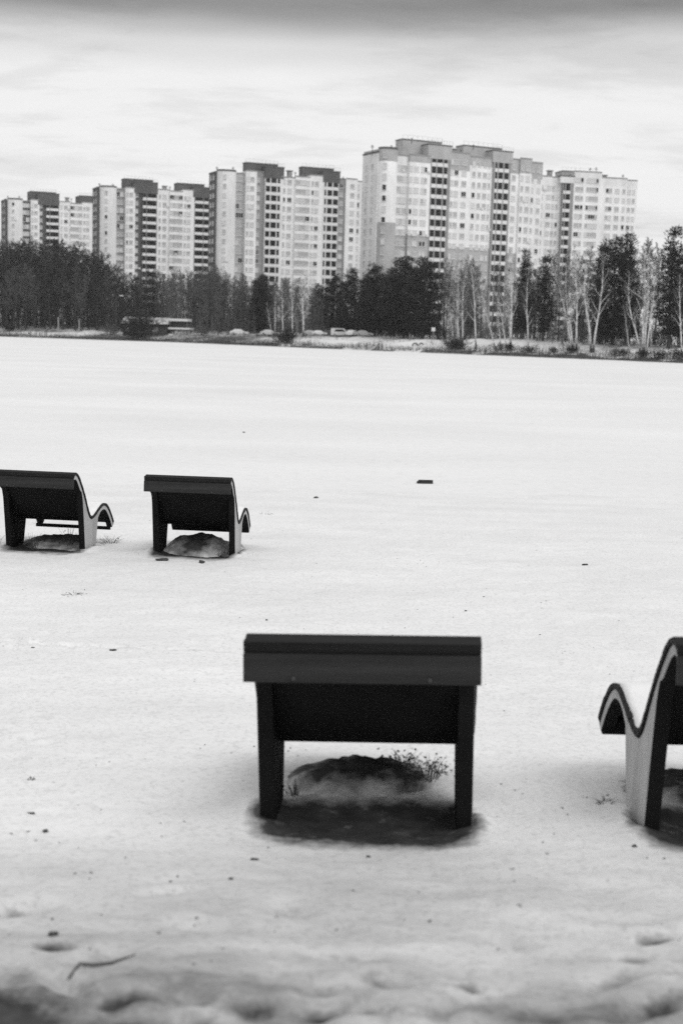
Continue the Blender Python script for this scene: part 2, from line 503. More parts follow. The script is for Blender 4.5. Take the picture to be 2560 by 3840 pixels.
def apartment(label, off, k, dist, xl, yaw, ref, flank, walls, loggias, caps, roofs, group='apartment towers behind the far wood'):
    """walls: (x0, x1, ytop, front, material, curved, [(x, width, height, panes, chance dark, chance mid)]); pixel columns of the photograph fix widths"""
    def pix(x, y): return off[0] + x / k, off[1] + y / k
    e = Vector((math.cos(yaw), math.sin(yaw)))
    p0 = at_y(*pix(xl, ref[1]), dist); p0 = Vector((p0.x, p0.y))
    n = Vector((e.y, -e.x))
    def hit(x, y):
        d = ray(*pix(x, y)); h = Vector((d.x, d.y))
        tt = p0.dot(n) / h.dot(n)
        q = h * tt
        return (q - p0).dot(e), CAM_Z + d.z * tt
    zg = 3.0
    root = tag(empty('apartment_building', (p0.x, p0.y, zg), yaw), label, 'apartment building', group)
    zref = hit(*ref)[1] - zg
    U = lambda x: hit(x, ref[1])[0]
    # depth of the block from the width its left flank shows
    d = ray(*pix(flank[0], ref[1])); h = Vector((d.x, d.y))
    D = max(5.0, -(h * (p0.dot(e) / h.dot(e)) - p0).dot(n)) if flank[1] else 12.0
    def rows(ztop, head=.9):
        z = zref
        while z + FLOOR < ztop - 1.2: z += FLOOR
        while z > ztop - head: z -= FLOOR
        while z > 1.0:
            yield z
            z -= FLOOR
    if flank[1]:
        zt = hit(xl, flank[2])[1] - zg
        MB().box(-.3, .0, .6, D, -1, zt).build('flank_wall', flank[1], root)
        MB().box(-.4, -.02, .5, D + .1, zt + .003, zt + .45).build('coping', M_dgrey, root)
        for vv in (.33, .72):
            for z in rows(zt):
                gl = G_light if rng.random() < .5 else G_mid
                link('window', window_mesh(1.3, 1.5, gl, 2), root, (-.304, .6 + vv * (D - .6), z), -math.pi / 2)
    for (x0, x1, yt, front, mt, curved, wins) in walls:
        xm = (x0 + x1) / 2
        u0, u1 = U(x0), U(x1); zt = hit(xm, yt)[1] - zg
        bands = mt if isinstance(mt, list) else [(mt, 0)]
        for bi, (bm, ylow) in enumerate(bands):       # bands from the top down
            zb = hit(xm, ylow)[1] - zg if ylow else -1.0
            z1 = zt if bi == 0 else hit(xm, bands[bi - 1][1])[1] - zg
            b = MB()
            if curved:
                NA = 10
                arc = [(u0 + (u1 - u0) * (1 - math.cos(math.pi * i / NA)) / 2, front - curved * math.sin(math.pi * i / NA)) for i in range(NA + 1)]
                ring = arc + [(u1, D), (u0, D)]
                m_ = len(ring); b.v = [(x, y, zb) for x, y in ring] + [(x, y, z1) for x, y in ring]
                b.f = [tuple(range(m_))[::-1], tuple(range(m_, 2 * m_))] + [(i, (i + 1) % m_, m_ + (i + 1) % m_, m_ + i) for i in range(m_)]
                b.mi = [0] * len(b.f)
            else:
                b.box(u0, u1, front, D, zb, z1)
            wo_ = b.build('wall', bm, root)
            if bi == 0: top_wall = wo_
        # parapet coping
        cp = MB()
        if not curved: cp.box(u0 + .02, u1 - .02, front - .12, front + .3, zt + .003, zt + .35)
        else:
            for i in range(10):
                a, c2 = arc[i], arc[i + 1]
                cp.add([(a[0], a[1] - .15, zt + .003), (c2[0], c2[1] - .15, zt + .003), (c2[0], c2[1] + .3, zt + .003), (a[0], a[1] + .3, zt + .003),
                        (a[0], a[1] - .15, zt + .5), (c2[0], c2[1] - .15, zt + .5), (c2[0], c2[1] + .3, zt + .5), (a[0], a[1] + .3, zt + .5)],
                       [(0, 3, 2, 1), (4, 5, 6, 7), (0, 1, 5, 4), (2, 3, 7, 6)])
        cp.build('coping', M_dgrey if curved else M_grey, top_wall)
        for (x, wd, ht, np_, pd, pm) in wins:
            u = U(x)
            y = front; rz = 0
            if curved:
                q = max(-1, min(1, 1 - 2 * (u - u0) / (u1 - u0))); th = math.acos(q)
                y = front - curved * math.sin(th)
                rz = math.atan2(-curved * math.cos(th), (u1 - u0) / 2 * math.sin(th) + 1e-3)
            for z in rows(zt):
                r_ = rng.random()
                gl = G_dark if r_ < pd * .45 else G_mid if r_ < pd * .45 + pm else G_light
                link('window', window_mesh(wd, ht, gl, np_), root, (u, y - .004, z), rz)
                if rng.random() < .04:
                    ac = MB().box(u + wd/2 + .2, u + wd/2 + 1.0, y - .42, y - .005, z - .9, z - .3)
                    ac.build('air_conditioner', M_frame, root)
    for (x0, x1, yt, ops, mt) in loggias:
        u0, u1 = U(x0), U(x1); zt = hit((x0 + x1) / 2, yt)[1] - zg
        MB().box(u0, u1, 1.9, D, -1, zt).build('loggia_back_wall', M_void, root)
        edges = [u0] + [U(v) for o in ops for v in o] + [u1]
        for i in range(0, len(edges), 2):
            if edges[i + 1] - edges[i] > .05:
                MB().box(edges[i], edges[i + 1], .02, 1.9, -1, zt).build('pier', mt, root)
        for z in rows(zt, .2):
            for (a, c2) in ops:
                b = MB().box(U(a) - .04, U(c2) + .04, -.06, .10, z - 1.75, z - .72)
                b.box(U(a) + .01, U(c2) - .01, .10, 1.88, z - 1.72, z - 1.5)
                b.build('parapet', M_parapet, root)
                f = MB()
                for xx in (U(a) + .04, U(c2) - .04): f.box(xx - .04, xx + .04, .02, .08, z - .72, z + 1.15)
                f.add([(U(a), .05, z - .72), (U(c2), .05, z - .72), (U(c2), .05, z + 1.15), (U(a), .05, z + 1.15)], [(0, 1, 2, 3)], 1)
                f.build('loggia_window', [M_grey, G_dark], root)
    for (x0, x1, yt, yb, back, mt) in caps:           # lift houses and plant rooms above the roof
        u0, u1 = U(x0), U(x1)
        zt = hit((x0 + x1) / 2, yt)[1] - zg; zb = hit((x0 + x1) / 2, yb)[1] - zg
        b = MB().box(u0, u1, back, D - 1.5, zb, zt)
        lh = b.build('lift_house', mt, root)
        r2 = MB().box(u0 - .1, u1 + .1, back - .1, D - 1.4, zt + .003, zt + .3)
        for i in range(9):
            xx = u0 + (u1 - u0) * i / 8
            r2.box(xx - .02, xx + .02, back - .06, back - .02, zt + .4, zt + 1.3)
        r2.box(u0, u1, back - .06, back - .02, zt + 1.3, zt + 1.33)
        r2.build('roof_edge', M_metal, lh)
    for (x, yb, yt, kind) in roofs:
        u, zt = hit(x, yt); zt -= zg; zb = hit(x, yb)[1] - zg
        b = MB()
        if kind == 'mast':
            b.tube([(u, 2.0, zb - 1), (u, 2.0, zt)], .12, 5); b.box(u - .5, u + .5, 1.95, 2.05, zt - .6, zt - .45); b.box(u - .3, u + .3, 1.94, 2.06, zt - .2, zt - .1)
            b.build('antenna', M_metal, root)
        else:
            b.box(u - .7, u + .7, 2, 3.4, zb - 1.2, zt - .4); b.box(u - .95, u + .95, 1.75, 3.65, zt - .3, zt); b.box(u - .1, u + .1, 2.6, 2.8, zt - .4, zt - .3)
            b.build('vent', M_grey, root)
    return root

def tower_template(s, o, o2=0):
    """the repeated section type, columns scaled about its left edge (o = left column, s = scale, in crop pixels)"""
    X = lambda x: o + (x - 68) * s
    d, c = .18, .45
    walls = [(X(68), X(136), None, .5, M_grey, 0, [(X(88), 1.3, 1.5, 2, .3, .4), (X(118), 1.3, 1.5, 2, .3, .5)]),
             (X(136), X(312), None, .8, M_cream, 2.6, [(X(190), 1.0, 1.4, 1, .1, .5)]),
             (X(312), X(400), None, 1.6, M_cream, 0, [(X(332), 1.5, 1.7, 2, .25, .5), (X(371), 1.5, 1.7, 2, .3, .5)]),
             (X(400), X(500), None, .1, M_white, 0, [(X(418), .7, 1.5, 1, .2, .5), (X(458), 1.4, 1.5, 2, d, c)]),
             (X(500), X(578), None, 1.0, M_grey, 0, [(X(518), 1.3, 1.5, 2, .2, .6)]),
             (X(722), X(850), None, .1, M_white, 0, [(X(752), .8, 1.5, 1, d, c), (X(800), 1.5, 1.5, 2, d, c)]),
             (X(850), X(985), None, -.5, M_white, 0, [(X(873), 1.9, 1.6, 2, .3, .5), (X(916), 2.2, 1.6, 3, .12, .6), (X(960), 1.7, 1.6, 2, .2, .6)]),
             (X(985), X(1108), None, .1, M_white, 0, [(X(1012), .8, 1.5, 1, d, c), (X(1050), 1.4, 1.5, 2, d, c)])]
    return X, walls
def with_tops(walls, tops):
    return [(w_[0], w_[1], t) + w_[3:] for w_, t in zip(walls, tops)]

# the middle-left tower
X, wl = tower_template(1, 68)
wl[2] = wl[2][:4] + (mat('pale_grey_panel', .45, .85, .14, .3),) + wl[2][5:]
wl = with_tops(wl, [235, 228, 245, 225, 232, 285, 282, 268])
wl += [(1250, 1320, 298, 1.0, M_grey, 0, [(1285, 1.4, 1.5, 2, .2, .6)]), (1320, 1425, 300, .2, M_white, 0, [(1378, 1.5, 1.5, 2, .2, .5)]),
       (1425, 1490, 320, 1.4, M_cream, 0, [(1440, 1.4, 1.6, 2, .3, .5)])]
apartment('pale apartment tower just left of the big grey-topped block, two black loggia columns', (760, 550), 2.45, 467, 136, R(23), (650, 313), (68, M_dgrey, 235), wl[1:],
          [(578, 722, 290, [(582, 622), (630, 682), (689, 714)], M_cream), (1108, 1250, 330, [(1120, 1138), (1148, 1192), (1200, 1246)], M_cream)],
          [(575, 748, 190, 292, .0, M_dgrey), (1106, 1262, 230, 332, .0, M_dgrey), (425, 722, 150, 228, 3.5, M_dgrey), (945, 1238, 190, 268, 3.5, M_dgrey)],
          [(150, 215, 178, 'mast'), (298, 215, 180, 'mast'), (825, 285, 212, 'vent'), (870, 280, 225, 'mast'), (1310, 298, 270, 'mast')])
# second tower from the left
s2 = 690 / 1037.0
X, wl = tower_template(s2, 640)
wl = with_tops(wl, [280, 278, 288, 282, 285, 295, 308, 298])
wl[0] = wl[0][:4] + (M_dgrey,) + wl[0][5:]; wl[4] = wl[4][:4] + (M_dgrey,) + wl[4][5:]; wl[2] = wl[2][:4] + (M_grey,) + wl[2][5:]
apartment('apartment tower second from the left edge with round pale corner', (0, 550), 1.823, 531, 680, R(23), (1028, 336), (640, M_dgrey, 280), wl[1:],
          [(X(578), X(722), 318, [(X(578), X(612)), (X(620), X(716))], M_dgrey), (X(1108), X(1260), 346, [(X(1114), X(1196)), (X(1204), X(1254))], M_dgrey)],
          [(920, 1080, 245, 320, 0, M_dgrey), (1322, 1436, 280, 348, 0, M_dgrey), (866, 1064, 222, 286, 3.5, M_dgrey), (1230, 1416, 252, 300, 3.5, M_dgrey)],
          [(690, 272, 246, 'mast'), (783, 272, 250, 'mast'), (1140, 292, 264, 'vent'), (1172, 292, 268, 'mast')])
# the farthest tower at the left edge
s1 = 620 / 1037.0
X, wl = tower_template(s1, 15)
wl = with_tops(wl, [362, 362, 372, 365, 366, 378, 392, 384])
wl[0] = wl[0][:4] + (M_dgrey,) + wl[0][5:]; wl[4] = wl[4][:4] + (M_dgrey,) + wl[4][5:]; wl[2] = wl[2][:4] + (M_dgrey,) + wl[2][5:]
apartment('farthest apartment tower at the left edge of the row, dark flat lift house', (0, 550), 1.823, 596, 50, R(23), (360, 410), (15, M_dgrey, 362), wl[1:],
          [(X(578), X(722), 398, [(X(578), X(612)), (X(620), X(716))], M_dgrey)],
          [(262, 408, 322, 400, 0, M_dgrey), (222, 396, 308, 368, 3.5, M_dgrey), (555, 668, 338, 384, 2, M_dgrey)],
          [(62, 358, 334, 'mast'), (140, 358, 334, 'mast'), (470, 372, 344, 'vent'), (497, 376, 350, 'mast')])
# the big block
gb, cr, wh = M_brick, M_cream, M_white
def three(y1, y2): return [(gb, y1), (wh, y2), (gb, 0)]
wl = [(100, 240, 212, .6, [(gb, 390), (cr, 920), (gb, 0)], 0, [(118, 1.2, 1.6, 2, .15, .5), (148, 1.2, 1.6, 2, .3, .5), (182, 1.3, 1.6, 2, .3, .5), (212, 1.0, 1.6, 1, .4, .4)]),
      (240, 396, 185, .8, [(gb, 292), (wh, 820), (gb, 0)], 2.4, [(268, 1.1, 1.6, 1, .4, .4)]),
      (396, 500, 238, 1.0, [(cr, 920), (gb, 0)], 0, [(420, 1.5, 1.7, 2, .25, .5), (446, 1.3, 1.7, 2, .3, .5), (474, 1.4, 1.7, 2, .2, .5)]),
      (500, 682, 240, .1, [(gb, 300), (wh, 920), (gb, 0)], 0, [(514, .9, 1.5, 1, .3, .4), (560, 1.5, 1.5, 2, .15, .5), (612, .9, 1.5, 1, .3, .4), (640, .9, 1.5, 1, .2, .5)]),
      (852, 1020, 218, .1, [(gb, 370), (wh, 1030), (gb, 0)], 0, [(868, .8, 1.5, 1, .2, .4), (905, 1.4, 1.5, 2, .12, .5), (972, 1.6, 1.5, 2, .25, .5)]),
      (1020, 1222, 255, .5, [(gb, 330), (wh, 1040), (gb, 0)], 0, [(1062, 1.1, 1.5, 1, .25, .5), (1110, 1.1, 1.5, 2, .2, .5), (1158, 1.3, 1.5, 2, .2, .5), (1196, .8, 1.5, 1, .2, .5)]),
      (1372, 1452, 272, .4, [(gb, 395), (wh, 1085), (gb, 0)], 0, [(1408, 1.3, 1.5, 2, .2, .5)]),
      (1452, 1552, 270, -.2, [(gb, 395), (cr, 0)], 0, [(1470, .9, 1.5, 1, .3, .5), (1518, 1.4, 1.5, 2, .2, .5)]),
      (1552, 1670, 300, 1.2, [(gb, 440), (cr, 0)], 0, [(1580, 1.2, 1.5, 2, .3, .5), (1640, 1.2, 1.5, 2, .3, .5)])]
apartment('tallest nearest apartment block with grey brick top floors and grey base', (1320, 480), 2.306, 397, 240, R(27), (755, 280), (100, M_cream, 212), wl[1:],
          [(682, 852, 268, [(690, 728), (736, 784), (794, 826)], M_grey), (1222, 1372, 300, [(1238, 1258), (1268, 1306), (1318, 1356)], M_grey)],
          [(655, 862, 152, 270, 0, M_brick), (1216, 1388, 204, 302, 0, M_brick), (492, 832, 102, 240, 4, M_brick), (1022, 1356, 156, 256, 4, M_brick)],
          [(205, 200, 140, 'mast'), (370, 182, 142, 'mast'), (545, 100, 80, 'mast'), (915, 222, 170, 'vent'), (970, 222, 185, 'mast'), (1080, 152, 138, 'mast')])
# right hand end of the row
wl = [(340, 440, 186, .8, wh, 0, [(352, 1.0, 1.5, 1, .3, .5), (414, 1.5, 1.5, 2, .3, .5)]),
      (440, 528, 196, 1.4, cr, 0, [(455, 1.2, 1.5, 2, .3, .5), (492, .9, 1.5, 1, .3, .5)]),
      (622, 862, 152, .0, [(cr, 272), (wh, 0)], 0, [(655, 1.6, 1.5, 2, .3, .5), (692, 1.0, 1.5, 1, .3, .5), (740, .9, 1.5, 1, .3, .5), (785, 2.6, 1.5, 3, .15, .6), (822, 1.0, 1.5, 1, .3, .5)]),
      (862, 1085, 205, .3, [(cr, 275), (wh, 0)], 0, [(915, 1.0, 1.5, 1, .2, .5), (942, 1.2, 1.5, 2, .2, .5), (1002, 1.6, 1.5, 2, .25, .5), (1060, 1.0, 1.5, 1, .2, .5)]),
      (1085, 1180, 224, .9, [(cr, 295), (wh, 0)], 0, [(1112, 1.2, 1.5, 2, .3, .5), (1150, 1.0, 1.5, 1, .2, .5)])]
apartment('rightmost apartment block behind the birches, plain pale end wall', (1880, 580), 2.306, 470, 340, R(12), (560, 292), (0, None, 0), wl,
          [(528, 622, 240, [(534, 548), (554, 592)], M_grey)],
          [(505, 626, 190, 245, 0, M_cream), (552, 860, 140, 190, 4, M_brick)],
          [(440, 186, 128, 'vent'), (785, 140, 108, 'mast'), (836, 140, 104, 'mast'), (912, 196, 168, 'vent'), (1068, 214, 166, 'mast')])

# ------------------------------------------------------------------ trees
def tubes_np(segs, sides):
    """many tapered prisms at once; segs rows: p0(3) p1(3) r0 r1"""
    a = np.array(segs, float)
    p0, p1 = a[:, 0:3], a[:, 3:6]
    d = p1 - p0; d /= np.linalg.norm(d, axis=1, keepdims=True) + 1e-9
    up = np.where(np.abs(d[:, 2:3]) < .85, np.array([[0, 0, 1.]]), np.array([[1., 0, 0]]))
    e1 = np.cross(d, up); e1 /= np.linalg.norm(e1, axis=1, keepdims=True)
    e2 = np.cross(d, e1)
    V = []
    for p, r in ((p0, a[:, 6]), (p1, a[:, 7])):
        for k in range(sides):
            t = 2 * math.pi * k / sides
            V.append(p + (e1 * math.cos(t) + e2 * math.sin(t)) * r[:, None])
    n = len(a)
    V = np.stack(V, 1).reshape(-1, 3)
    base = (np.arange(n) * 2 * sides)[:, None]
    Q = []
    for k in range(sides):
        k2 = (k + 1) % sides
        Q.append(base + np.array([[k, k2, sides + k2, sides + k]]))
    Q = np.stack(Q, 1).reshape(-1, 4)
    return V, Q
def np_mesh(name, V, Q, material):
    me = bpy.data.meshes.new(name)
    me.vertices.add(len(V)); me.vertices.foreach_set('co', V.astype(np.float32).ravel())
    me.loops.add(Q.size); me.loops.foreach_set('vertex_index', Q.astype(np.int32).ravel())
    me.polygons.add(len(Q)); me.polygons.foreach_set('loop_start', (np.arange(len(Q)) * Q.shape[1]).astype(np.int32))
    me.update(calc_edges=True)
    me.materials.append(material)
    return me
def rot_about(v, axis, ang):
    return Matrix.Rotation(ang, 3, axis) @ v
def grow(r, segs, p, d, length, rad, depth, prm):
    """one limb as a bent chain; children along its outer part"""
    n = prm['n'][depth]
    pts = [p.copy()]
    q = p.copy(); dd = d.copy()
    for i in range(n):
        dd = (dd + Vector((r.gauss(0, 1), r.gauss(0, 1), r.gauss(0, 1))) * prm['wig'][depth] + Vector((0, 0, prm['lift'][depth]))).normalized()
        q2 = q + dd * (length / n)
        r0 = rad * (1 - .75 * i / n); r1 = rad * (1 - .75 * (i + 1) / n)
        segs.append((*q, *q2, max(r0, prm['rmin']), max(r1, prm['rmin'])))
        q = q2; pts.append(q.copy())
    if depth + 1 >= len(prm['n']): return
    kids = prm['kids'][depth + 1]
    for j in range(kids):
        f = prm['start'][depth + 1] + (1 - prm['start'][depth + 1]) * (j + r.random()) / kids
        i = min(n - 1, int(f * n)); a = pts[i].lerp(pts[i + 1], f * n - i)
        base = (pts[i + 1] - pts[i]).normalized()
        side = base.cross(Vector((r.gauss(0, 1), r.gauss(0, 1), r.gauss(0, 1)))).normalized()
        dirn = rot_about(base, side, r.uniform(*prm['ang'][depth + 1]))
        L = length * prm['len'][depth + 1] * (1.15 - .75 * f) * r.uniform(.75, 1.2)
        grow(r, segs, a, dirn, L, max(rad * (1 - .75 * f) * .55, prm['rmin']), depth + 1, prm)
def make_tree(seed, H, rad, prm, bark, twig, name):
    r = random.Random(seed)
    tr = []; q = Vector((0, 0, -.3)); d = Vector((0, 0, 1)); n = 12; pts = [q.copy()]
    bend = Vector((r.gauss(0, .035), r.gauss(0, .035), 0))
    for i in range(n):
        d = (d + Vector((r.gauss(0, 1), r.gauss(0, 1), 0)) * prm['trunk_wig'] + bend * (1 if i > 4 else -.4)).normalized()
        q2 = q + d * (H / n)
        t0, t1 = i / n, (i + 1) / n
        flare = .35 if i == 0 else 0
        tr.append((*q, *q2, rad * (1.0 - .93 * t0 + flare), rad * (1.0 - .93 * t1)))
        q = q2; pts.append(q.copy())
    V, Q = tubes_np(tr, 7)
    br = []; limbs_ = []
    kids = prm['kids'][0]
    for j in range(kids):
        f = prm['start'][0] + (.99 - prm['start'][0]) * (j + r.random()) / kids
        i = min(n - 1, int(f * n)); a = pts[i].lerp(pts[i + 1], f * n - i)
        az = j * 2.4 + r.uniform(-.5, .5); el = r.uniform(*prm['elev'])
        dirn = Vector((math.cos(az) * math.cos(el), math.sin(az) * math.cos(el), math.sin(el)))
        fr = (f - prm['start'][0]) / (1 - prm['start'][0])
        L = H * prm['len'][0] * prm['shape'](fr) * r.uniform(.8, 1.2)
        k0 = len(br)
        grow(r, br, a, dirn, L, max(rad * (1 - .93 * f) * .55, prm['rmin'] * 1.4), 0, prm)
        if prm.get('pale'): limbs_ += br[k0:k0 + prm['n'][0]]; del br[k0:k0 + prm['n'][0]]
    V, Q = tubes_np(br, 3)
    crown = np_mesh('crown', V, Q, twig)
    V, Q = tubes_np(tr, 7)
    if limbs_:
        V2, Q2 = tubes_np(limbs_, 4); Q = np.vstack([Q, Q2 + len(V)]); V = np.vstack([V, V2])
    trunk = np_mesh('trunk', V, Q, bark)
    return trunk, crown, H
def birch_bark():
    mt = bpy.data.materials.new('birch_bark'); mt.use_nodes = True
    t = mt.node_tree; b = t.nodes['Principled BSDF']; b.inputs['Roughness'].default_value = .8
    c = N(t, 'ShaderNodeTexCoord'); mp = N(t, 'ShaderNodeMapping'); mp.inputs['Scale'].default_value = (.9, .9, 2.2)
    t.links.new(c.outputs['Object'], mp.inputs[0])
    n = N(t, 'ShaderNodeTexNoise'); n.inputs['Scale'].default_value = 1.0; n.inputs['Detail'].default_value = 5
    t.links.new(mp.outputs[0], n.inputs['Vector'])
    s = N(t, 'ShaderNodeSeparateXYZ'); t.links.new(c.outputs['Object'], s.inputs[0])
    rough_foot = MATH(t, 'ADD', MATH(t, 'MULTIPLY', s.outputs[2], .5), MATH(t, 'MULTIPLY', n.outputs[0], 1.6))
    foot = RAMP(t, MATH(t, 'DIVIDE', rough_foot, 4.0), [(.32, .10), (.55, 1.0)])   # fissured black bark at the foot of old birches
    t.links.new(MATH(t, 'MULTIPLY', RAMP(t, n.outputs[0], [(.30, .14), (.42, .58), (.58, .78)]), foot), b.inputs['Base Color'])
    return mt
M_birch = birch_bark()
M_btwig = mat('birch_twigs', .13, .9)
M_bark = mat('dark_bark', .055, .95, .4, 2)
M_twig = mat('dark_twigs', .035, .95)
M_twig2 = mat('brown_twigs', .12, .95)
M_pbark = mat('pine_bark', .06, .95, .4, 2)
M_needle = mat('pine_needles', .022, .7, .35, .6, spec=.2)
wide = dict(n=[5, 3, 2], wig=[.13, .2, .25], lift=[.10, .05, .03], kids=[28, 8, 6], start=[.14, .22, .15], ang=[0, (.4, 1.0), (.4, 1.1)],
            len=[.33, .5, .55], elev=(.35, 1.0), rmin=.036, trunk_wig=.025, shape=lambda f: (.55 + 1.2 * f * (1 - f) * 1.6) * (1 - .55 * f))
slim = dict(wide); slim.update(kids=[26, 7, 6], start=[.28, .2, .15], len=[.24, .5, .6], elev=(.6, 1.2), lift=[.08, .02, -.04], rmin=.024, trunk_wig=.02)
bir = dict(wide); bir.update(pale=True, kids=[15, 6, 6], start=[.26, .25, .15], len=[.26, .5, .6], elev=(.75, 1.25), lift=[.06, -.02, -.10], rmin=.016, trunk_wig=.018)
WOOD = [make_tree(11 + i, 21, .26, wide, M_bark, M_twig, 'wood') for i in range(4)] + [make_tree(31 + i, 20, .2, slim, M_bark, M_twig2, 'slim') for i in range(3)]
BIRCH = [make_tree(51 + i, 18, .25, bir, M_birch, M_btwig, 'birch') for i in range(5)]

def make_pine(seed, H, cw, low, narrow):
    r = random.Random(seed)
    tr = []; q = Vector((0, 0, -.3)); n = 8
    for i in range(n):
        q2 = q + Vector((r.gauss(0, .06), r.gauss(0, .06), H * .97 / n))
        tr.append((*q, *q2, .3 * (1 - .92 * i / n), .3 * (1 - .92 * (i + 1) / n))); q = q2
    V, Q = [], []
    limbs = []; quads = []
    whorls = 17
    for k in range(whorls):
        f = low + (1 - low) * (k + .3) / whorls
        fr = (f - low) / (1 - low)
        if narrow: rad = cw * (1 - fr) ** .8 * (0.55 + .45 * min(1, fr * 5))
        else: rad = cw * (math.sin(math.pi * min(1, (fr * .86 + .14))) ** .65) * (1 - .25 * fr)
        for j in range(6 if fr < .8 else 4):
            az = k * 1.1 + j * math.tau / 6 + r.uniform(-.35, .35)
            L = rad * r.uniform(.62, 1.18) + .25
            z0 = H * f + r.uniform(-.3, .3)
            rise = (.10 + .55 * fr) * L if not narrow else -.05 * L + .35 * fr * L
            tip = Vector((math.cos(az) * L, math.sin(az) * L, z0 + rise))
            st_ = Vector((0, 0, min(z0, H * .96)))
            limbs.append((*st_, *tip, .05, .02))
            for c in range(max(2, int(L * 2.6))):
                g_ = .3 + .7 * (c + r.random()) / max(2, int(L * 2.6))
                ctr = st_.lerp(tip, g_) + Vector((r.gauss(0, .18), r.gauss(0, .18), r.gauss(0, .14) + .08))
                for _ in range(18):
                    o = Vector((r.gauss(0, 1), r.gauss(0, 1), r.gauss(0, .7))) * .30
                    dv = (o.normalized() + Vector((0, 0, .45))).normalized() * r.uniform(.28, .5)
                    sv = dv.cross(Vector((r.gauss(0, 1), r.gauss(0, 1), r.gauss(0, 1)))).normalized() * r.uniform(.05, .10)
                    b = ctr + o
                    quads.append((b - sv, b + sv, b + dv + sv * .3, b + dv - sv * .3))
    tv, tq = tubes_np(tr, 7); lv, lq = tubes_np(limbs, 3)
    trunk = np_mesh('trunk', np.vstack([tv, lv]), np.vstack([tq, lq + len(tv)]), M_pbark)
    qv = np.array([[list(p) for p in q4] for q4 in quads]).reshape(-1, 3)
    crown = np_mesh('crown', qv, np.arange(len(qv)).reshape(-1, 4), M_needle)
    return trunk, crown, H
PINE = [make_pine(71, 16, 4.2, .07, False), make_pine(72, 16, 3.8, .06, False), make_pine(73, 16, 4.5, .08, False)]
SPRUCE = [make_pine(81, 18, 3.3, .10, True), make_pine(82, 18, 2.8, .12, True)]
def plant_tree(name, var, pos, h, label, cat, group, rz=None, lean=(0, 0), wide_=1.0):
    o = empty(name, pos)
    s = h / var[2]
    o.scale = (s * wide_, s * wide_, s)
    o.rotation_euler = (lean[1], lean[0], 0)
    if rz is None: rz = rng.uniform(0, 6.28)
    tag(o, label, cat, group)
    t = link('trunk', var[0], o); t.rotation_euler = (0, 0, rz)
    c = link('crown', var[1], o); c.rotation_euler = (0, 0, rz)
    return o
def height_at(px, py, pos): return at_y(px, py, pos.y).z - pos.z

# the dense wood on the left: tops follow the outline of the photograph
top_x = [-250, 0, 110, 230, 330, 420, 500, 580, 680, 760, 830, 900, 960]
top_y = [900, 905, 912, 908, 935, 985, 1035, 1020, 1020, 1005, 995, 1005, 1030]
lab_front = 'bare tree at the front of the dense dark wood along the far shore'
lab_back = 'tall bare tree deep in the dense dark wood under the leftmost towers'
k = 0
for row, (t, n, dy) in enumerate([(14, 26, 75), (24, 30, 40), (38, 32, 12), (52, 30, 0), (66, 28, 4)]):
    for i in range(n):
        px = -190 + (1150 if row < 3 else 1000) * (i + rng.uniform(.1, .9)) / n
        if row == 0 and (430 < px < 720 or px > 830): continue
        if row == 1 and px > 850: continue
        pos = far_place(px, t + rng.uniform(-4, 4))
        py = float(np.interp(px, top_x, top_y)) + dy + rng.uniform(-14, 26)
        h = max(7, height_at(px, py, pos))
        v = WOOD[4 + rng.randrange(3)] if px > 590 else WOOD[rng.randrange(7)] if row == 0 else WOOD[rng.randrange(5)]
        plant_tree('bare_tree', v, pos, h, lab_front if row < 2 else lab_back, 'tree', 'bare trees of the dark wood on the far shore', wide_=rng.uniform(.85, 1.2))
# thinner grey trees behind the pines and birches to the right
for i, px in enumerate([1010, 1060, 1090, 1130, 1170, 1190, 1640, 1670, 1700, 1725, 1760, 1800, 1840, 1875, 2090, 2120, 2150, 2180, 2390, 2420, 2450]):
    pos = far_place(px, (34 if px > 1500 else 26) + rng.uniform(-5, 8))
    py = np.interp(px, [1000, 1070, 1190, 1640, 1750, 1850, 2100, 2180, 2400, 2450], [1060, 1005, 1075, 960, 965, 985, 930, 935, 900, 900]) + rng.uniform(-10, 40)
    plant_tree('bare_tree', WOOD[4 + i % 3], pos, height_at(px, py, pos),
               'slender greyish bare tree standing behind the birches and pines', 'tree', 'slender bare trees behind the birches')
for i in range(70):
    px = rng.uniform(600, 985) if i < 30 else rng.uniform(1655, 2150) if i < 42 else rng.uniform(820, 1210)
    pos = far_place(px, rng.uniform(24, 50))
    py = np.interp(px, [600, 760, 830, 985, 1070, 1210, 1655, 1850, 2100, 2300, 2600], [1025, 1008, 995, 1040, 1030, 1090, 1000, 1010, 985, 985, 960]) + rng.uniform(0, 60)
    plant_tree('bare_tree', WOOD[4 + i % 3], pos, height_at(px, py, pos),
               'brownish feathery bare tree between the dark wood and the central pines' if px < 1300 else 'brownish feathery bare tree filling the gaps behind the right-hand birches', 'tree', 'brownish bare trees of the far bank', wide_=rng.uniform(.95, 1.3))
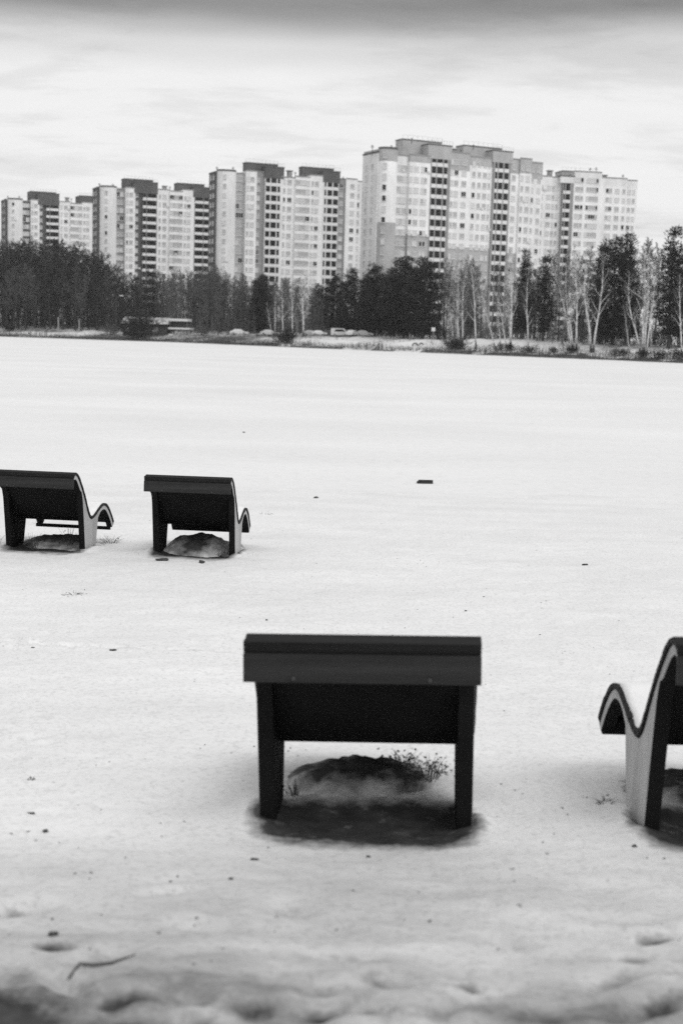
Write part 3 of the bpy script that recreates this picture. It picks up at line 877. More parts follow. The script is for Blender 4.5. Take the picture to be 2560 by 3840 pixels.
# bushy dark pines
for i, (px, py, t, wd, v) in enumerate([(976, 1030, 24, .85, 0), (1190, 1068, 40, .85, 1), (1250, 1035, 36, .95, 2), (1312, 1012, 30, .85, 1), (1372, 1042, 40, .95, 0), (1404, 1000, 28, 1.1, 2),
                                        (1470, 1010, 36, 1.05, 1), (1512, 965, 27, 1.15, 0), (1582, 975, 24, 1.1, 2)]):
    pos = far_place(px, t)
    lab = 'lone dark bushy pine left of the thin birches, above the white cars' if i == 0 else \
        'dark bushy pine, ' + ['first', 'second', 'third', 'fourth', 'fifth', 'sixth', 'seventh', 'eighth'][i - 1] + ' from the left in the central pine clump'
    plant_tree('pine_tree', PINE[v], pos, height_at(px, py, pos), lab, 'pine tree', 'dark pines in the middle of the far bank', wide_=wd)
for i, (px, py, t, wd, v, sp) in enumerate([(1958, 938, 30, .95, 0, 1), (2034, 958, 26, 1.2, 1, 1), (2244, 914, 30, .9, 1, 1), (2294, 900, 26, 1.1, 1, 0), (2342, 876, 32, .9, 0, 1),
                                            (2505, 848, 22, 1.1, 1, 1), (2556, 920, 26, 1.1, 0, 1), (2620, 880, 26, 1.1, 0, 1), (2700, 900, 30, 1.0, 1, 1)]):
    pos = far_place(px, t)
    lab = ['first', 'second', 'third', 'fourth', 'fifth', 'sixth', 'seventh', 'eighth', 'ninth'][i]
    plant_tree('conifer_tree', (SPRUCE if sp else PINE)[v], pos, height_at(px, py, pos), 'dark pointed conifer behind the birches on the right, %s from the left' % lab, 'conifer', 'dark conifers behind the birches', wide_=wd)
# dark undergrowth conifers fill the shade under the right hand wood
for px in range(1760, 2640, 200):
    pos = far_place(px + rng.uniform(-14, 14), 40 + rng.uniform(-4, 6))
    h = height_at(px, 1110 + rng.uniform(-30, 40), pos)
    plant_tree('conifer_tree', SPRUCE[rng.randrange(2)], pos, h, 'low dark young conifer in the shade between the birches', 'conifer', 'low conifers among the birches', wide_=1.5)
# white birches along the bank: base column, base row, top column, top row
birches = [(1021, 1222, 1004, 1130, .6), (1032, 1224, 1033, 1070, .6), (1061, 1242, 1058, 1040, .8), (1097, 1270, 1094, 1060, .8), (1113, 1262, 1116, 1180, .5), (1137, 1256, 1135, 1040, 1.25),
           (1706, 1302, 1678, 1150, .55), (1712, 1304, 1718, 970, .95), (1722, 1304, 1714, 1050, .7), (1732, 1302, 1748, 968, .9), (1784, 1304, 1777, 960, .9), (1858, 1316, 1794, 1085, .7),
           (1877, 1313, 1868, 1100, .6), (1912, 1318, 1911, 950, 1.25), (1902, 1290, 1842, 1060, .6), (1980, 1318, 1966, 1010, .7),
           (2145, 1316, 2094, 1030, .8), (2150, 1318, 2116, 985, .9), (2160, 1318, 2148, 930, 1.0), (2214, 1318, 2204, 930, 1.1), (2222, 1316, 2262, 960, 1.1),
           (2358, 1332, 2341, 1140, .5), (2402, 1322, 2348, 1010, .9), (2410, 1322, 2408, 925, 1.5), (2414, 1322, 2438, 930, .9), (2422, 1322, 2456, 980, .7), (2558, 1320, 2543, 1030, .8)]
bl = ['thin short birch leaning left beside the lone pine', 'thin straight birch by the white parked cars', 'slim birch in front of the rounded brown tree', 'slim birch with its foot in the shore bush',
      'shortest birch stem next to the brightest thin birch', 'bright straight birch left of the central pine clump', 'short birch stem leaning left out of the birch cluster', 'tall birch in the middle of the birch cluster right of the tyres',
      'lower birch stem inside the birch cluster', 'tall birch on the right side of the birch cluster', 'lone straight birch just right of the birch cluster', 'thin birch leaning strongly left over the bank', 'small thin upright birch behind the leaning one',
      'thick tall bright birch standing alone on the right bank', 'side stem leaning left from the thick lone birch', 'slender birch right of the thick lone birch', 'left leaning birch of the three joined at the foot',
      'forked birch between the left leaning and the straight one', 'straight birch on the right of the three', 'straight birch with a partner leaning right away from it', 'birch leaning right with a wide fork',
      'thin short birch stem in the snow near the big birch', 'birch leaning left from the foot of the biggest birch', 'biggest birch with thick white trunk near the right edge', 'second stem beside the biggest birch', 'thin birch leaning right of the biggest birch', 'birch cut by the right edge of the picture']
for i, ((bx, by, tx, ty, wd), lb) in enumerate(zip(birches, bl)):
    t = 16.0 if bx < 1200 else 5.5
    if bx in (1097,): t = 6
    pos = far_place(bx, t, by)
    top = at_y(tx, ty, pos.y + .1)
    v = top - pos
    h = v.length
    # the birch carries its lean in the tree's own tilt
    lean = math.atan2(v.x, v.z)
    o = plant_tree('birch_tree', BIRCH[i % 5], pos, h, lb, 'birch', 'white birches on the far bank', lean=(lean, rng.uniform(-.04, .04)), wide_=1.0)
    f = wd * .8 / max(.55, h / 18)
    for c in o.children:
        if c.name.startswith('trunk'): c.scale = (f, f, 1)

# shrubs and dry grass
def make_shrub(seed, H, W, n, twigm, rmin=.02):
    r = random.Random(seed); segs = []
    prm = dict(n=[4, 3, 2], wig=[.12, .2, .25], lift=[.05, .02, 0], kids=[0, 5, 5], start=[0, .2, .2], ang=[0, (.3, .9), (.3, 1.0)], len=[0, .5, .5], rmin=rmin)
    for i in range(n):
        az = r.uniform(0, math.tau); el = r.uniform(.5, 1.5); L = H * r.uniform(.6, 1.0)
        p = Vector((r.gauss(0, W * .14), r.gauss(0, W * .14), -.1))
        grow(r, segs, p, Vector((math.cos(az) * math.cos(el), math.sin(az) * math.cos(el), math.sin(el))), L, .05, 0, prm)
    V, Q = tubes_np(segs, 3)
    return np_mesh('shrub', V, Q, twigm)
SHR = [make_shrub(5, 4.5, 6, 60, M_twig, .028), make_shrub(6, 3, 4, 34, M_twig), make_shrub(7, 3, 3, 26, M_twig2), make_shrub(8, 3, 5, 40, M_twig)]
shrubs = [(520, 4, 0, 1.6, 'big rounded dark bush on the shore in front of the low pavilion'), (1085, 3, 1, 1.3, 'dark bush at the water line under the thin birches'), (1060, 5, 3, .9, 'smaller twiggy bush beside the dark shore bush'),
          (1712, 4, 3, .95, 'twiggy bush around the foot of the birch cluster'), (1690, 5, 2, .9, 'pale twiggy bush left of the birch cluster'), (1868, 3.5, 2, .8, 'low bush under the leaning thin birches'),
          (1910, 4, 1, .7, 'bush at the foot of the thick lone birch'), (1985, 3, 3, .6, 'bush under the slender birch'), (2075, 3, 1, .6, 'low wide bush left of the three birches'), (2140, 3, 3, .7, 'bush at the foot of the three birches'),
          (2310, 2.5, 2, .8, 'pale dry bush in front of the conifers'), (2340, 3, 3, .6, 'low dark bush beside the pale dry bush'), (2410, 3, 1, .8, 'bush at the foot of the biggest birch'), (2480, 2.5, 3, .7, 'dark bush near the right edge of the bank'),
          (2545, 2.5, 1, .8, 'dark bush at the right edge of the far bank'), (420, 9, 2, 1.0, 'grey bush left of the big rounded bush'), (40, 8, 3, .9, 'dark bush at the left end of the far shore'), (760, 10, 2, .9, 'grey bush between pavilion and parked cars')]
for px, t, v, s, lb in shrubs:
    o = link('shrub', SHR[v], None, far_place(px, t), rng.uniform(0, 6)); o.scale = (s * rng.uniform(1.0, 1.5), s * rng.uniform(1.0, 1.3), s * (rng.uniform(.55, .9) if px > 1740 else 1))
    tag(o, lb, 'bush', 'bare bushes along the far shore')
# undergrowth of the woods: countless thin stems
segs = []
for i in range(7600):
    if i % 19 in (3, 7, 11, 14, 18): px, t = rng.uniform(830, 1650), rng.uniform(27, 60)
    elif i % 5 < 3: px, t = rng.uniform(-220, 960), rng.uniform(17 if i % 2 else 26, 50)
    elif i % 2: continue
    else: px, t = rng.uniform(1640, 2700), rng.uniform(24, 46)
    p = far_place(px, t); h = rng.uniform(1.5, 5.5) if i % 5 > 2 else rng.uniform(2, 9)
    q = p + Vector((rng.gauss(0, .5), rng.gauss(0, .5), h)); mid = p.lerp(q, .5) + Vector((rng.gauss(0, .2), rng.gauss(0, .2), 0))
    segs.append((*p, *mid, .06, .04)); segs.append((*mid, *q, .04, .02))
    for _ in range(3):
        a = p.lerp(q, rng.uniform(.3, .9)); segs.append((*a, *(a + Vector((rng.gauss(0, .7), rng.gauss(0, .7), rng.uniform(.2, .9)))), .03, .02))
dark_, brown_ = [], []
for k_, g_ in enumerate(segs):
    col = 1280 + F * g_[0] / g_[1]
    (dark_ if col < 610 or 1200 < col < 1650 else brown_).append(g_)
V, Q = tubes_np(dark_, 3)
tag(link('undergrowth', np_mesh('undergrowth', V, Q, M_twig)), 'thin dark undergrowth stems under the left wood and the central pines', 'undergrowth', kind='stuff')
V, Q = tubes_np(brown_, 3)
tag(link('brushwood', np_mesh('brushwood', V, Q, M_twig2)), 'greyish brushwood stems behind the parked cars and the birches', 'undergrowth', kind='stuff')
segs = []
for i in range(9000):
    s = rng.uniform(-40, 240); t = abs(rng.gauss(0, 1.6)) + .2 if i % 3 else rng.uniform(2, 14)
    if i % 3 == 0 and float(fbm(np.array(s * .12), np.array(t * .2), 3)) < .02: continue
    c = S0 + ES * s + NS * (t + float(shore_off(s)))
    z = float(bank_z(np.array(s), np.array(t)))
    segs.append((c.x, c.y, z - .05, c.x + rng.gauss(0, .18), c.y + rng.gauss(0, .18), z + rng.uniform(.25, 1.2) * (.5 + 1.6 * max(0, .3 + float(fbm(np.array(s * .2), np.array(3.0), 3)))), .035, .012))
V, Q = tubes_np(segs, 3)
tag(link('dry_grass', np_mesh('dry_grass', V, Q, mat('dead_grass', .085, .95))), 'dead grass and reeds along the far water line', 'grass', kind='stuff')

# ------------------------------------------------------------------ small things on the far bank
P_white = mat('white_car_paint', .75, .3, spec=.5, coat=.5); P_silver = mat('silver_car_paint', .45, .3, spec=.5, coat=.5); P_dark = mat('dark_car_paint', .04, .3, spec=.5, coat=.5)
def car(px, t, heading, paint, label, s=1.0, van=False):
    pos = far_place(px, t, 1236)
    o = empty('parked_car', pos, heading); o.scale = (s, s, s)
    tag(o, label, 'car', 'cars parked along the far bank')
    if van: low = [(-2.3, .35), (2.35, .35), (2.4, .8), (2.3, 1.0), (1.5, 1.25), (.9, 1.95), (-2.2, 2.0), (-2.35, 1.2)]; wz, cab = (1.2, 1.8), (-1.6, 1.1)
    else: low = [(-2.15, .32), (2.15, .32), (2.2, .62), (2.05, .82), (1.1, .93), (.35, 1.42), (-.95, 1.45), (-1.75, .98), (-2.15, .92)]; wz, cab = (.95, 1.36), (-1.35, .85)
    b = MB(); m_ = len(low)
    # three cross sections: narrow roof, full waist
    ring = []
    for yy, sh in ((-.86, 1), (-.80, 1), (.80, 1), (.86, 1)):
        for x, z in low:
            k_ = max(0, z - .95) / .5
            ring.append((x, yy * (1 - .16 * k_ * (1 if not van else .35)), z))
    b.v = ring
    for r_ in range(3):
        for i in range(m_): b.f.append((r_*m_+i, r_*m_+(i+1) % m_, (r_+1)*m_+(i+1) % m_, (r_+1)*m_+i)); b.mi.append(0)
    b.f.append(tuple(range(m_))[::-1]); b.mi.append(0); b.f.append(tuple(range(3*m_, 4*m_))); b.mi.append(0)
    b.build('body', paint, o)
    for sd in (-1, 1):
        y = .865 if van else .80
        MB().add([(cab[0] + .1, sd * y, wz[0]), (cab[1], sd * y, wz[0]), (cab[1] - .6, sd * (y - .09), wz[1]), (cab[0] + .5, sd * (y - .09), wz[1])], [(0, 1, 2, 3)]).build('side_window', G_dark, o)
        for x in (-1.35, 1.35):
            wv = MB().tube([(x, sd * .70, .33), (x, sd * .89, .33)], .33, 14); wo2 = wv.build('wheel', mat('tyre_rubber', .02, .9), o)
            MB().tube([(x, sd * .885, .33), (x, sd * .895, .33)], .2, 12).build('rim', P_silver, wo2)
        MB().box(2.12, 2.22, sd * .62 - .16, sd * .62 + .16, .62, .76).build('headlight', M_frame, o)
    return o
HD = math.atan2(ES.y, ES.x) + R(35)
car(898, 15, HD, P_white, 'white parked saloon car left of the lone pine', 1.05)
car(1010, 16, HD + .1, P_white, 'white parked car under the thin birches')
car(1166, 20, HD, P_silver, 'silver parked car half hidden behind the bright thin birch', .9)
car(1196, 21, HD + .4, P_white, 'small white car at the left side of the pine clump', .85)
car(1240, 24, HD, P_dark, 'dark car parked under the pine clump', .95)
car(1276, 25, HD + .2, P_white, 'white van parked under the central pines', 1.0, True)
car(1322, 23, HD + 1.3, P_white, 'white car seen end on under the central pines', .95)
car(1366, 25, HD, P_silver, 'silver car at the right side of the cars under the pines', 1.0)
car(2097, 40, HD, P_white, 'white van far behind the three birches', 1.0, True)
# low pavilion behind the big bush
pv = far_place(575, 11, 1236); pr = math.atan2(ES.y, ES.x) + R(38)
o = tag(empty('pavilion', pv, pr), 'low dark pavilion with snowy roof and flat white canopy behind the bush', 'pavilion')
MB().box(-8, 3.5, 0, 6, -.3, 3.2).build('wall', mat('pavilion_boards', .06, .8, .3, 2), o)
b = MB(); b.prism_x([(-.8, 3.203), (6.6, 3.203), (3.0, 4.9)], -8.4, 3.9); b.build('roof', mat('roof_snow', .42, .9, .6, .7), o)
MB().box(4.2, 9.0, .5, 5.5, 4.1, 4.75).build('upper_canopy', mat('white_fascia', .75, .6), o)
MB().box(4.0, 9.6, -.2, 6, 2.0, 2.45).build('lower_canopy', mat('white_fascia', .75, .6), o)
for x in (4.4, 8.8):
    for y in (.6, 5.2): MB().box(x - .1, x + .1, y - .1, y + .1, -.3, 4.1).build('post', M_metal, o)
MB().box(4.6, 8.6, 2.2, 5.0, 2.45, 4.1).build('upper_room', mat('pavilion_boards', .06), o)
MB().box(4.0, 6.6, -.15, .1, -.1, .75).build('counter', mat('white_fascia', .75, .6), o)
for i, x in enumerate((-7, -4.5, -2, .5)): MB().box(x - .7, x + .7, -.05, .02, .9, 2.3).build('window', G_mid, o)
for i, (px, h, lb) in enumerate([(220, 3.6, 'pale post at the edge of the left wood'), (298, 3.2, 'second pale post left of the big bush')]):
    p = far_place(px, 12, 1228)
    b = MB().box(-.16, .16, -.16, .16, -.3, h).box(-.24, .24, -.24, .24, h, h + .15).box(-.35, .35, -.35, .35, -.3, .3)
    tag(b.build('pale_post', M_grey), lb, 'post', 'pale posts along the left wood').location = p
def street_lamp(px, t, h, lb):
    p = far_place(px, t, 1230); o = tag(empty('street_lamp', p, .4), lb, 'street lamp')
    MB().tube([(0, 0, -.3), (0, 0, h * .6), (0, 0, h)], [.12, .09, .06], 8).build('pole', M_metal, o)
    ar = MB().tube([(0, 0, h), (.5, 0, h + .35), (1.1, 0, h + .4)], .05, 6).build('arm', M_metal, o)
    MB().box(.9, 1.9, -.22, .22, h + .3, h + .52).build('lamp_head', M_frame, ar)
street_lamp(436, 11, 9.6, 'street lamp with pale head rising from the left wood')
p = far_place(1624, 17, 1240); o = tag(empty('signboard', p, -.2), 'small pale signboard on a post beside the pine clump', 'sign')
MB().box(-.07, .07, -.06, .06, -.3, 2.6).build('post', M_grey, o); MB().box(-.4, .4, -.12, -.065, 1.9, 2.7).build('board', M_frame, o)
# half buried tyres
for dx, rr, lift_, lb in [(0, .58, .05, 'taller half-buried tyre arch on the snowy far bank'), (1.25, .5, -.1, 'lower half-buried tyre arch beside the taller one')]:
    p = far_place(1556, 6.5, 1290) + Vector((dx, -.15 * dx, 0))
    b = MB(); pts = [(rr * math.cos(a), 0, rr * math.sin(a) + lift_) for a in [math.pi * i / 14 - .05 * (i == 0) for i in range(15)]]
    b.tube(pts, .13, 8)
    o = tag(b.build('half_tyre', mat('tyre_rubber', .02, .9), None, True), lb, 'tyre', 'half-buried tyres'); o.location = (p.x, p.y, far_z(p.x, p.y)); o.rotation_euler = (0, 0, .2)

# ------------------------------------------------------------------ wave benches
# profile of the lying surface: (forward from the top rear edge, height)
PROF = [(-.08, 1.112), (-.03, 1.13), (.03, 1.125), (.12, 1.08), (.22, .985), (.32, .875), (.41, .76), (.49, .645), (.56, .545), (.63, .48), (.70, .455), (.79, .465), (.90, .50), (1.02, .54), (1.14, .575), (1.25, .58), (1.36, .555), (1.47, .49), (1.57, .405), (1.66, .31), (1.72, .235)]
def curve_points(step):
    P = [Vector((0, a, b)) for a, b in PROF]; fine = []
    for i in range(len(P) - 1):
        p0, p1, p2, p3 = P[max(i - 1, 0)], P[i], P[i + 1], P[min(i + 2, len(P) - 1)]
        for k_ in range(12):
            t = k_ / 12
            fine.append(.5 * ((2 * p1) + (p2 - p0) * t + (2 * p0 - 5 * p1 + 4 * p2 - p3) * t * t + (3 * p1 - p0 - 3 * p2 + p3) * t ** 3))
    fine.append(P[-1])
    out = [fine[0]]; acc = 0
    for a, b in zip(fine, fine[1:]):
        acc += (b - a).length
        if acc >= step: out.append(b); acc -= step
    return fine, out
FINE, STEPS = curve_points(.082)
M_slat = mat('dark_stained_slats', .015, .7, .45, 3, .25, 30, spec=.15, stretch=(.25, 6, 6))
M_slat2 = mat('dark_stained_back_board', .030, .7, .4, 3, .25, 30, spec=.15, stretch=(.25, 6, 6))
M_side = mat('pale_side_panel', .42, .75, .22, 5, .12, 40, stretch=(1, 1, .4))
M_edge = mat('dark_panel_edge', .009, .8, .3, 5, spec=.12)
HW = .578          # half width over the slats
D0 = .50          # rear foot of the legs, forward of the top rear edge
def offset_curve(pts, d):
    out = []
    for i, p in enumerate(pts):
        t = (pts[min(i + 1, len(pts) - 1)] - pts[max(i - 1, 0)]).normalized()
        out.append((p.y + t.z * d, p.z - t.y * d))     # below the surface
    return out
def bevel(o, w_):
    md = o.modifiers.new('edge_rounding', 'BEVEL'); md.width = w_; md.segments = 2; md.limit_method = 'ANGLE'
def make_bench(key, label, short, gap_front=False, tilt=0.0, lift=0.0):
    bx, by, bz, rz = BENCH[key]
    o = tag(empty('wave_bench', (bx, by, bz + lift), rz), label, 'bench', 'wave benches on the snowy beach')
    o.rotation_euler = (0, tilt, rz)
    sh = lambda y: y - D0
    # side panels: leg with a band running up the back and another over the footrest
    up = offset_curve(FINE[::3] + [FINE[-1]], .036)
    dn = offset_curve(FINE[::3] + [FINE[-1]], .092)
    back_lo = [q for q in dn if q[0] < .235 and q[1] > .86]
    front_lo = [q for q in dn if q[0] > 1.06]
    outline = up[::-1] + back_lo + [(.27, .835), (.315, .72), (.37, .40), (.43, .0), (.455, -.2), (.84, -.2), (.88, .0), (.96, .30), (.99, .405)] + front_lo
    outline = [(sh(y), z) for y, z in outline]
    for s in (-1, 1):
        x = s * (HW - .055)
        b = MB(); b.prism_x(outline, x - .042, x + .042, 0, 1)
        b.mi[1 if s < 0 else 0] = 1          # the inner face is stained dark like the edge
        p = b.build('side_panel', [M_side, M_edge], o); bevel(p, .004)
    # cross slats following the wave
    nrm = []
    for i in range(len(STEPS) - 1):
        a, c = STEPS[i], STEPS[i + 1]
        mid = (a + c) / 2; t = (c - a).normalized()
        ang = math.atan2(t.z, t.y); L = (c - a).length * .94
        b = MB().box(-HW, HW, -L/2, L/2, -.032, 0)
        q = b.build('slat', M_slat, o); bevel(q, .004)
        q.location = (rng.uniform(-.002, .002), sh(mid.y), mid.z + rng.uniform(-.001, .001)); q.rotation_euler = (ang, 0, 0)
    # rear boards under the top edge
    q = MB().box(-HW, HW, -.018, .018, -.03, .03).build('top_board', M_slat, o); bevel(q, .004)
    q.location = (0, sh(-.092), 1.088); q.rotation_euler = (R(12), 0, 0)
    q = MB().box(-HW, HW, -.018, .018, -.071, .071).build('back_board', M_slat2, o); bevel(q, .004)
    q.location = (0, sh(-.108), .985); q.rotation_euler = (R(-4), 0, 0)
    board = q
    for xb in (-.33, .33):
        q = MB().tube([(0, -.0195, 0), (0, -.027, 0)], .011, 10).build('bolt', mat('galvanised_bolt', .05, .45), board)
        q.location = (xb, 0, -.048)
    # rails joining the two panels
    q = MB().box(-HW + .10, HW - .10, -.03, .03, -.018, .018).build('cross_rail', M_edge, o); bevel(q, .004)
    q.location = (0, sh(.72), .436 - .036)
    for zz, hh, yy in ([(.175, .024, 1.58)] if gap_front else [(.215, .048, 1.645)]):
        q = MB().box(-HW + .02, HW - .02, -.016, .016, -hh, hh).build('front_board', M_edge, o); bevel(q, .004)
        q.location = (0, sh(yy), zz)
    # backing sheet under the sloping slats
    bk = [q_ for q_ in offset_curve(FINE[::3], .040) if .12 < q_[0] < .80]
    bk2 = [q_ for q_ in offset_curve(FINE[::3], .052) if .12 < q_[0] < .80]
    b = MB(); b.prism_x([(sh(y), z) for y, z in bk[::-1] + bk2], -HW + .099, HW - .099); b.build('back_sheet', M_edge, o)
    # snow lying on the seat and footrest
    n_u, pts = 26, [p_ for p_ in FINE if .50 < p_.y < 1.30]
    U_ = np.linspace(-1, 1, n_u)
    XX = np.zeros((len(pts), n_u)); YY = XX.copy(); ZZ = XX.copy()
    for i_, p_ in enumerate(pts):
        f_ = i_ / (len(pts) - 1)
        w1 = HW - .02 - .05 * max(0, 1 - f_ * 6)
        th = .016 * min(1, 8 * f_, 8 * (1 - f_)) + .004
        XX[i_] = U_ * w1; YY[i_] = sh(p_.y) + .03 * fbm(U_ * 4 + bx, np.full(n_u, f_ * 3), 3) * (f_ < .15 or f_ > .85)
        ZZ[i_] = p_.z + th * np.clip((1 - np.abs(U_)) * 9 + .05, 0, 1) + .012 * fbm(U_ * 5 + bx, np.full(n_u, f_ * 9), 3)
    sn = grid_mesh('snow_on_bench', XX, YY, ZZ, M_fresh)
    sn.location = o.location; sn.rotation_euler = o.rotation_euler
    md = sn.modifiers.new('thickness', 'SOLIDIFY'); md.thickness = .02; md.offset = -1
    tag(sn, 'thin snow lying on the seat of the ' + short, 'snow', kind='stuff')
    return o
M_fresh = mat('fresh_snow', .82, .9, .06, 6, .3, 40, spec=.1)
make_bench('edge', 'dark wave bench cut by the left edge of the picture, slim front rail', 'bench cut by the left edge', True)
make_bench('second', 'dark wave bench on the snow, complete one right of the cut-off left bench', 'complete bench on the left')
make_bench('centre', 'large dark wave bench seen straight from behind in the middle', 'large middle bench', tilt=R(-1.5), lift=.01)
make_bench('right', 'dark wave bench cut by the right edge, pale side panel showing', 'bench cut by the right edge', lift=.04)

# bare soil mounds under the benches
M_soil = mat('bare_soil', .035, .95, .7, 9, .8, 30)
def mound(key, cx, cy, rx, ry, h, label, seed, snow_t=.12):
    b = BENCH[key]
    n = 46; V = []; bare = []
    u = np.linspace(-1, 1, n); UU, VV = np.meshgrid(u, u)
    rr = np.sqrt(np.abs(UU)**3 + np.abs(VV)**3) ** (2 / 3)
    rr = rr * (1 + .9 * fbm(UU * 1.6 + seed * 3, VV * 1.6 + 1, 3)) + .12 * np.abs(fbm(UU * 6 + seed, VV * 6, 3))
    prof = np.clip(1 - rr**2, 0, 1) ** .9
    lx_ = cx + UU * rx; ly_ = cy + VV * ry
    c, s = math.cos(b[3]), math.sin(b[3])
    WX_ = b[0] + lx_ * c - ly_ * s; WY_ = b[1] + lx_ * s + ly_ * c
    gz, _ = beach_surface(WX_, WY_)
    z = gz - .05 - .06 * np.clip(rr - .85, 0, 1) + prof * h * (1 + .9 * fbm(UU * 2 + seed, VV * 2, 3)) + prof * .07 * fbm(UU * 7 + seed, VV * 7, 4)
    bare_ = np.clip(1.0 - rr ** 2 * .58 + 1.0 * fbm(UU * 3 + seed, VV * 3 + 4, 4), 0, 1)
    me = grid_mesh('soil_mound', WX_ - b[0], WY_ - b[1], z - b[2], snow_material('mound_soil', .06, .7, .84), bare_)
    me.location = (b[0], b[1], b[2])
    tag(me, label, 'soil mound', 'bare soil mounds under the benches')
    return lambda lx0, ly0: None
mound('centre', -.10, .80, .52, .42, .15, 'bare dark soil mound under the middle bench', 2)
mound('right', .1, .80, .70, .45, .13, 'bare dark soil mound under the bench at the right edge', 5)
mound('second', -.02, .55, .60, .55, .24, 'peaked soil mound under the complete bench on the left', 9)
mound('edge', .0, .60, .62, .5, .17, 'low soil mound under the bench at the left edge', 14)

# ------------------------------------------------------------------ litter on the snow
M_dry = mat('dry_plant', .085, .9, .4, 8)
def tuft(pos, n, h, spread, label, seed, leaves=0):
    r = random.Random(seed); b = MB()
    for i in range(n):
        a = r.uniform(0, math.tau); q = r.uniform(0, spread * .4)
        p = Vector((math.cos(a) * q, math.sin(a) * q, -.02)); L = h * r.uniform(.4, 1)
        o1 = Vector((math.cos(a), math.sin(a), 0)) * spread * r.uniform(.1, .6)
        b.tube([p, p + o1 * .35 + Vector((0, 0, L * .6)), p + o1 + Vector((0, 0, L))], [.0035, .0025, .001], 3, caps=False)
    for i in range(leaves):
        c = Vector((r.gauss(0, spread * .5), r.gauss(0, spread * .35), r.uniform(.0, h * .7)))
        d1 = Vector((r.gauss(0, 1), r.gauss(0, 1), r.gauss(0, .6))).normalized() * r.uniform(.007, .02); d2 = d1.cross(Vector((r.gauss(0, 1), r.gauss(0, 1), r.gauss(0, 1)))).normalized() * r.uniform(.003, .008)
        b.add([c - d1, c + d2, c + d1, c - d2], [(0, 1, 2, 3)])
    o = b.build('dry_plant', M_dry); o.location = pos
    tag(o, label, 'dry plant', 'dry plants on the beach')
def bench_point(key, lx0, ly0, dz=0.0):
    b = BENCH[key]; c, s = math.cos(b[3]), math.sin(b[3])
    x, y = b[0] + lx0 * c - ly0 * s, b[1] + lx0 * s + ly0 * c
    return Vector((x, y, ground_z(x, y) + dz))
tuft(bench_point('centre', .33, .72, .05), 26, .14, .17, 'dry leafy plant under the right half of the middle bench', 1, 150)
tuft(bench_point('centre', .20, .80, .09), 14, .13, .12, 'dry plant on top of the mound under the middle bench', 2, 60)
tuft(bench_point('centre', -.42, .45, .0), 12, .12, .07, 'sparse dry stems beside the left leg of the middle bench', 3, 10)
tuft(bench_point('edge', -.25, .1), 26, .26, .2, 'dry stems under the left-edge bench', 4, 12)
tuft(bench_point('edge', .20, .3, .06), 16, .30, .2, 'tall dry stems on the mound of the left-edge bench', 5, 10)
tuft(bench_point('edge', .62, .9), 26, .14, .26, 'dry tuft beside the pale leg of the left-edge bench', 6, 20)
tuft(bench_point('edge', -.75, .0), 20, .2, .2, 'dry tuft at the very left edge of the picture', 7, 8)
tuft(bench_point('second', .36, .12), 18, .13, .16, 'dry tuft inside the right leg of the complete left bench', 8, 20)
tuft(on_beach(275, 2232), 30, .06, .18, 'flat dry tuft on the snow below the left benches', 9, 16)
tuft(on_beach(118, 2935), 10, .06, .05, 'tiny dry sprig on the snow left of the middle bench', 10, 4)
tuft(on_beach(995, 1930), 14, .06, .16, 'small dry tuft on the snow right of the left benches', 11, 8)
tuft(on_beach(1760, 3098), 8, .05, .03, 'dark stub of plant at the right leg of the middle bench', 12, 8)
tuft(bench_point('right', -.66, .45), 22, .05, .1, 'dry tuft beside the pale panel of the right bench', 13, 10)
M_stone = mat('dark_stone', .06, .9, .4, 30)
def stone(px, py, r0, label, seed, sq=.55, stretch_=1.0):
    p = on_beach(px, py); r = random.Random(seed); b = MB(); n, mm = 9, 5
    b.v.append((0, 0, -r0 * sq))
    for j in range(1, mm):
        th = math.pi * j / mm
        for i in range(n):
            a = math.tau * i / n; k_ = r.uniform(.55, 1.3)
            b.v.append((r0 * stretch_ * k_ * math.sin(th) * math.cos(a), r0 * k_ * math.sin(th) * math.sin(a), -r0 * sq * k_ * math.cos(th)))
    b.v.append((0, 0, r0 * sq))
    for i in range(n): b.f.append((0, 1 + (i + 1) % n, 1 + i))
    for j in range(mm - 2):
        for i in range(n): b.f.append((1 + j*n + i, 1 + j*n + (i+1) % n, 1 + (j+1)*n + (i+1) % n, 1 + (j+1)*n + i))
    e = len(b.v) - 1
    for i in range(n): b.f.append((e, e - n + i, e - n + (i + 1) % n))
    b.mi = [0] * len(b.f)
    o = b.build('stone', M_stone, None, True); o.location = (p.x, p.y, ground_z(p.x, p.y) + r0 * sq * .35)
    tag(o, label, 'stone', 'dark stones and clods on the snow')
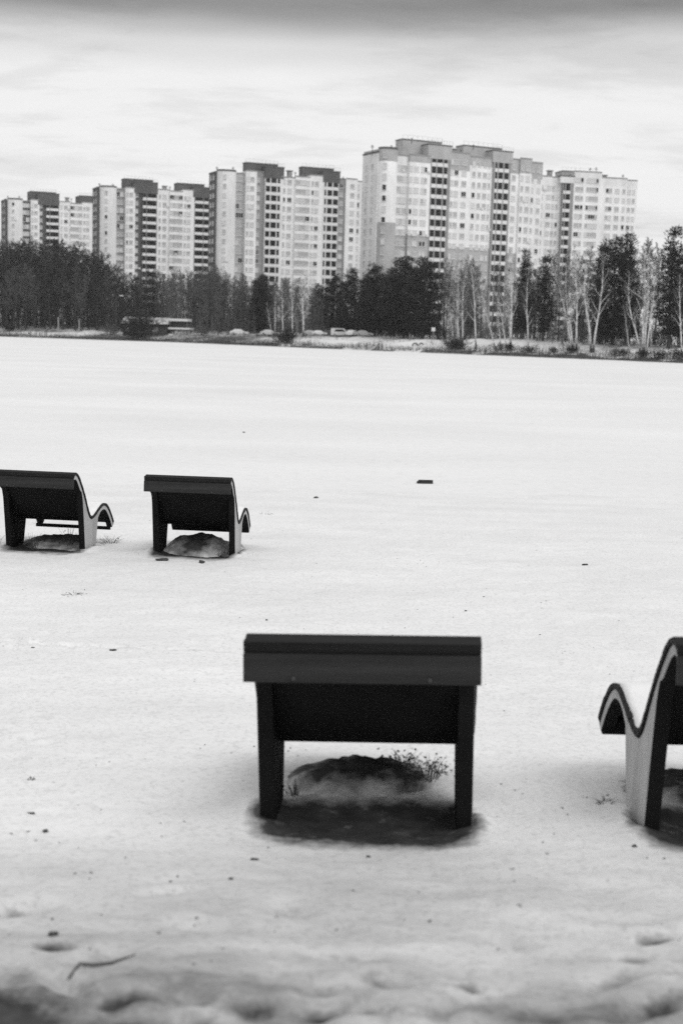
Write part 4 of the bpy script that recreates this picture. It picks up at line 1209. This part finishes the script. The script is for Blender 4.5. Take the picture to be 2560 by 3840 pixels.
for i, (px, py, r0, lb, sq, sx_) in enumerate([(173, 3116, .016, 'dark pebble on the snow far left of the middle bench', .7, 1), (115, 3046, .018, 'flat dark bark flake above the left pebble', .25, 1.6), (1380, 3192, .012, 'tiny dark pebble just below the middle bench', .7, 1),
        (955, 3222, .014, 'small clod below the left leg of the middle bench', .5, 1.5), (2376, 3178, .014, 'dark pebble left below the right bench', .6, 1), (1745, 2288, .012, 'dark speck of stone above the right end of the middle bench', .6, 1),
        (915, 1622, .05, 'tiny dark lump out on the frozen lake', .5, 1), (1184, 1867, .05, 'dark lump near the lake edge right of the left benches', .5, 1.2), (2192, 2118, .03, 'small dark stone on the empty snow at the right', .5, 1.4),
        (125, 2430, .014, 'small dark stone on the left edge path', .5, 1.3), (610, 2104, .05, 'wide dark clod in front of the complete left bench', .5, 1.7), (757, 2110, .045, 'dark clod centred before the complete left bench', .6, 1),
        (843, 2092, .06, 'dark clod by the right leg of the complete left bench', .6, 1.2), (200, 3500, .02, 'dark clod near the lower left corner', .6, 1), (425, 2440, .022, 'flat clod on the faint path left of the middle bench', .4, 1.4),
        (1000, 2322, .012, 'small pebble above the left end of the middle bench', .6, 1), (640, 3300, .008, 'tiny pebble below left of the middle bench', .6, 1), (865, 3300, .01, 'tiny pebble under the left clod', .6, 1.2)]):
    stone(px, py, r0, lb, 100 + i, sq, sx_)
p = on_beach(1592, 1813)
b = MB().box(-.18, .18, -.08, .08, -.03, .03).box(-.15, .19, -.04, .06, .031, .06)
o = tag(b.build('wooden_block', mat('weathered_wood', .035, .85, .4, 10)), 'dark flat piece of timber lying on the frozen lake', 'timber'); o.location = (p.x, p.y, .02); o.rotation_euler = (0, 0, .1); bevel(o, .01)
pts = [on_beach(x, y) for x, y in ((258, 3655), (300, 3628), (350, 3602), (420, 3597), (508, 3602))]
o0 = pts[2].copy()
b = MB().tube([(q.x - o0.x, q.y - o0.y, ground_z(q.x, q.y) - o0.z + .012) for q in pts], [.004, .006, .007, .006, .003], 8)
k = b.build('fallen_stick', M_dry, None, True); k.location = o0
tag(k, 'bent dark stick lying on the snow in the lower left', 'stick')
# leaf and bark crumbs nobody could count
b = MB(); r = random.Random(99)
for i in range(700):
    y = 3.5 + 24 * r.random() ** 1.8; x = r.uniform(-.32, .34) * y + r.uniform(-.6, .6)
    if float(fbm(np.array(x * .5 + 3), np.array(y * .5), 3)) < r.uniform(-.12, .14): continue
    z = float(beach_profile(y)) + .0
    b.v.append((x, y, None)); 
cr_ = np.array([(v[0], v[1]) for v in b.v]); zz, _ = beach_surface(cr_[:, 0][None, :].copy(), cr_[:, 1][None, :].copy())
b = MB()
for (x, y), z in zip(cr_, zz[0]):
    s_ = r.uniform(.002, .006) * (1 + y * .05); a = r.uniform(0, 6.28); cA, sA = math.cos(a) * s_, math.sin(a) * s_
    b.add([(x - cA * 1.6, y - sA * 1.6, z + .003), (x + sA, y - cA, z + .004), (x + cA * 1.6, y + sA * 1.6, z + .006), (x - sA, y + cA, z + s_ * .8)], [(0, 1, 2, 3)])
tag(b.build('leaf_litter', M_dry), 'dark crumbs of leaf and bark scattered over the snow', 'litter', kind='stuff')

# ------------------------------------------------------------------ winter haze in the air
hm = bpy.data.materials.new('winter_haze'); hm.use_nodes = True
t = hm.node_tree; t.nodes.clear()
pvn = N(t, 'ShaderNodeVolumePrincipled')
pvn.inputs['Color'].default_value = (.95, .95, .95, 1)
pvn.inputs['Density'].default_value = 0.00013
om = N(t, 'ShaderNodeOutputMaterial'); t.links.new(pvn.outputs[0], om.inputs['Volume'])
hz = MB().box(-2700, 2700, -2700, 2700, -2.6, 75).build('haze', hm)
tag(hz, 'thin pale winter haze in the air', 'haze', kind='stuff')
sc.cycles.volume_bounces = 0
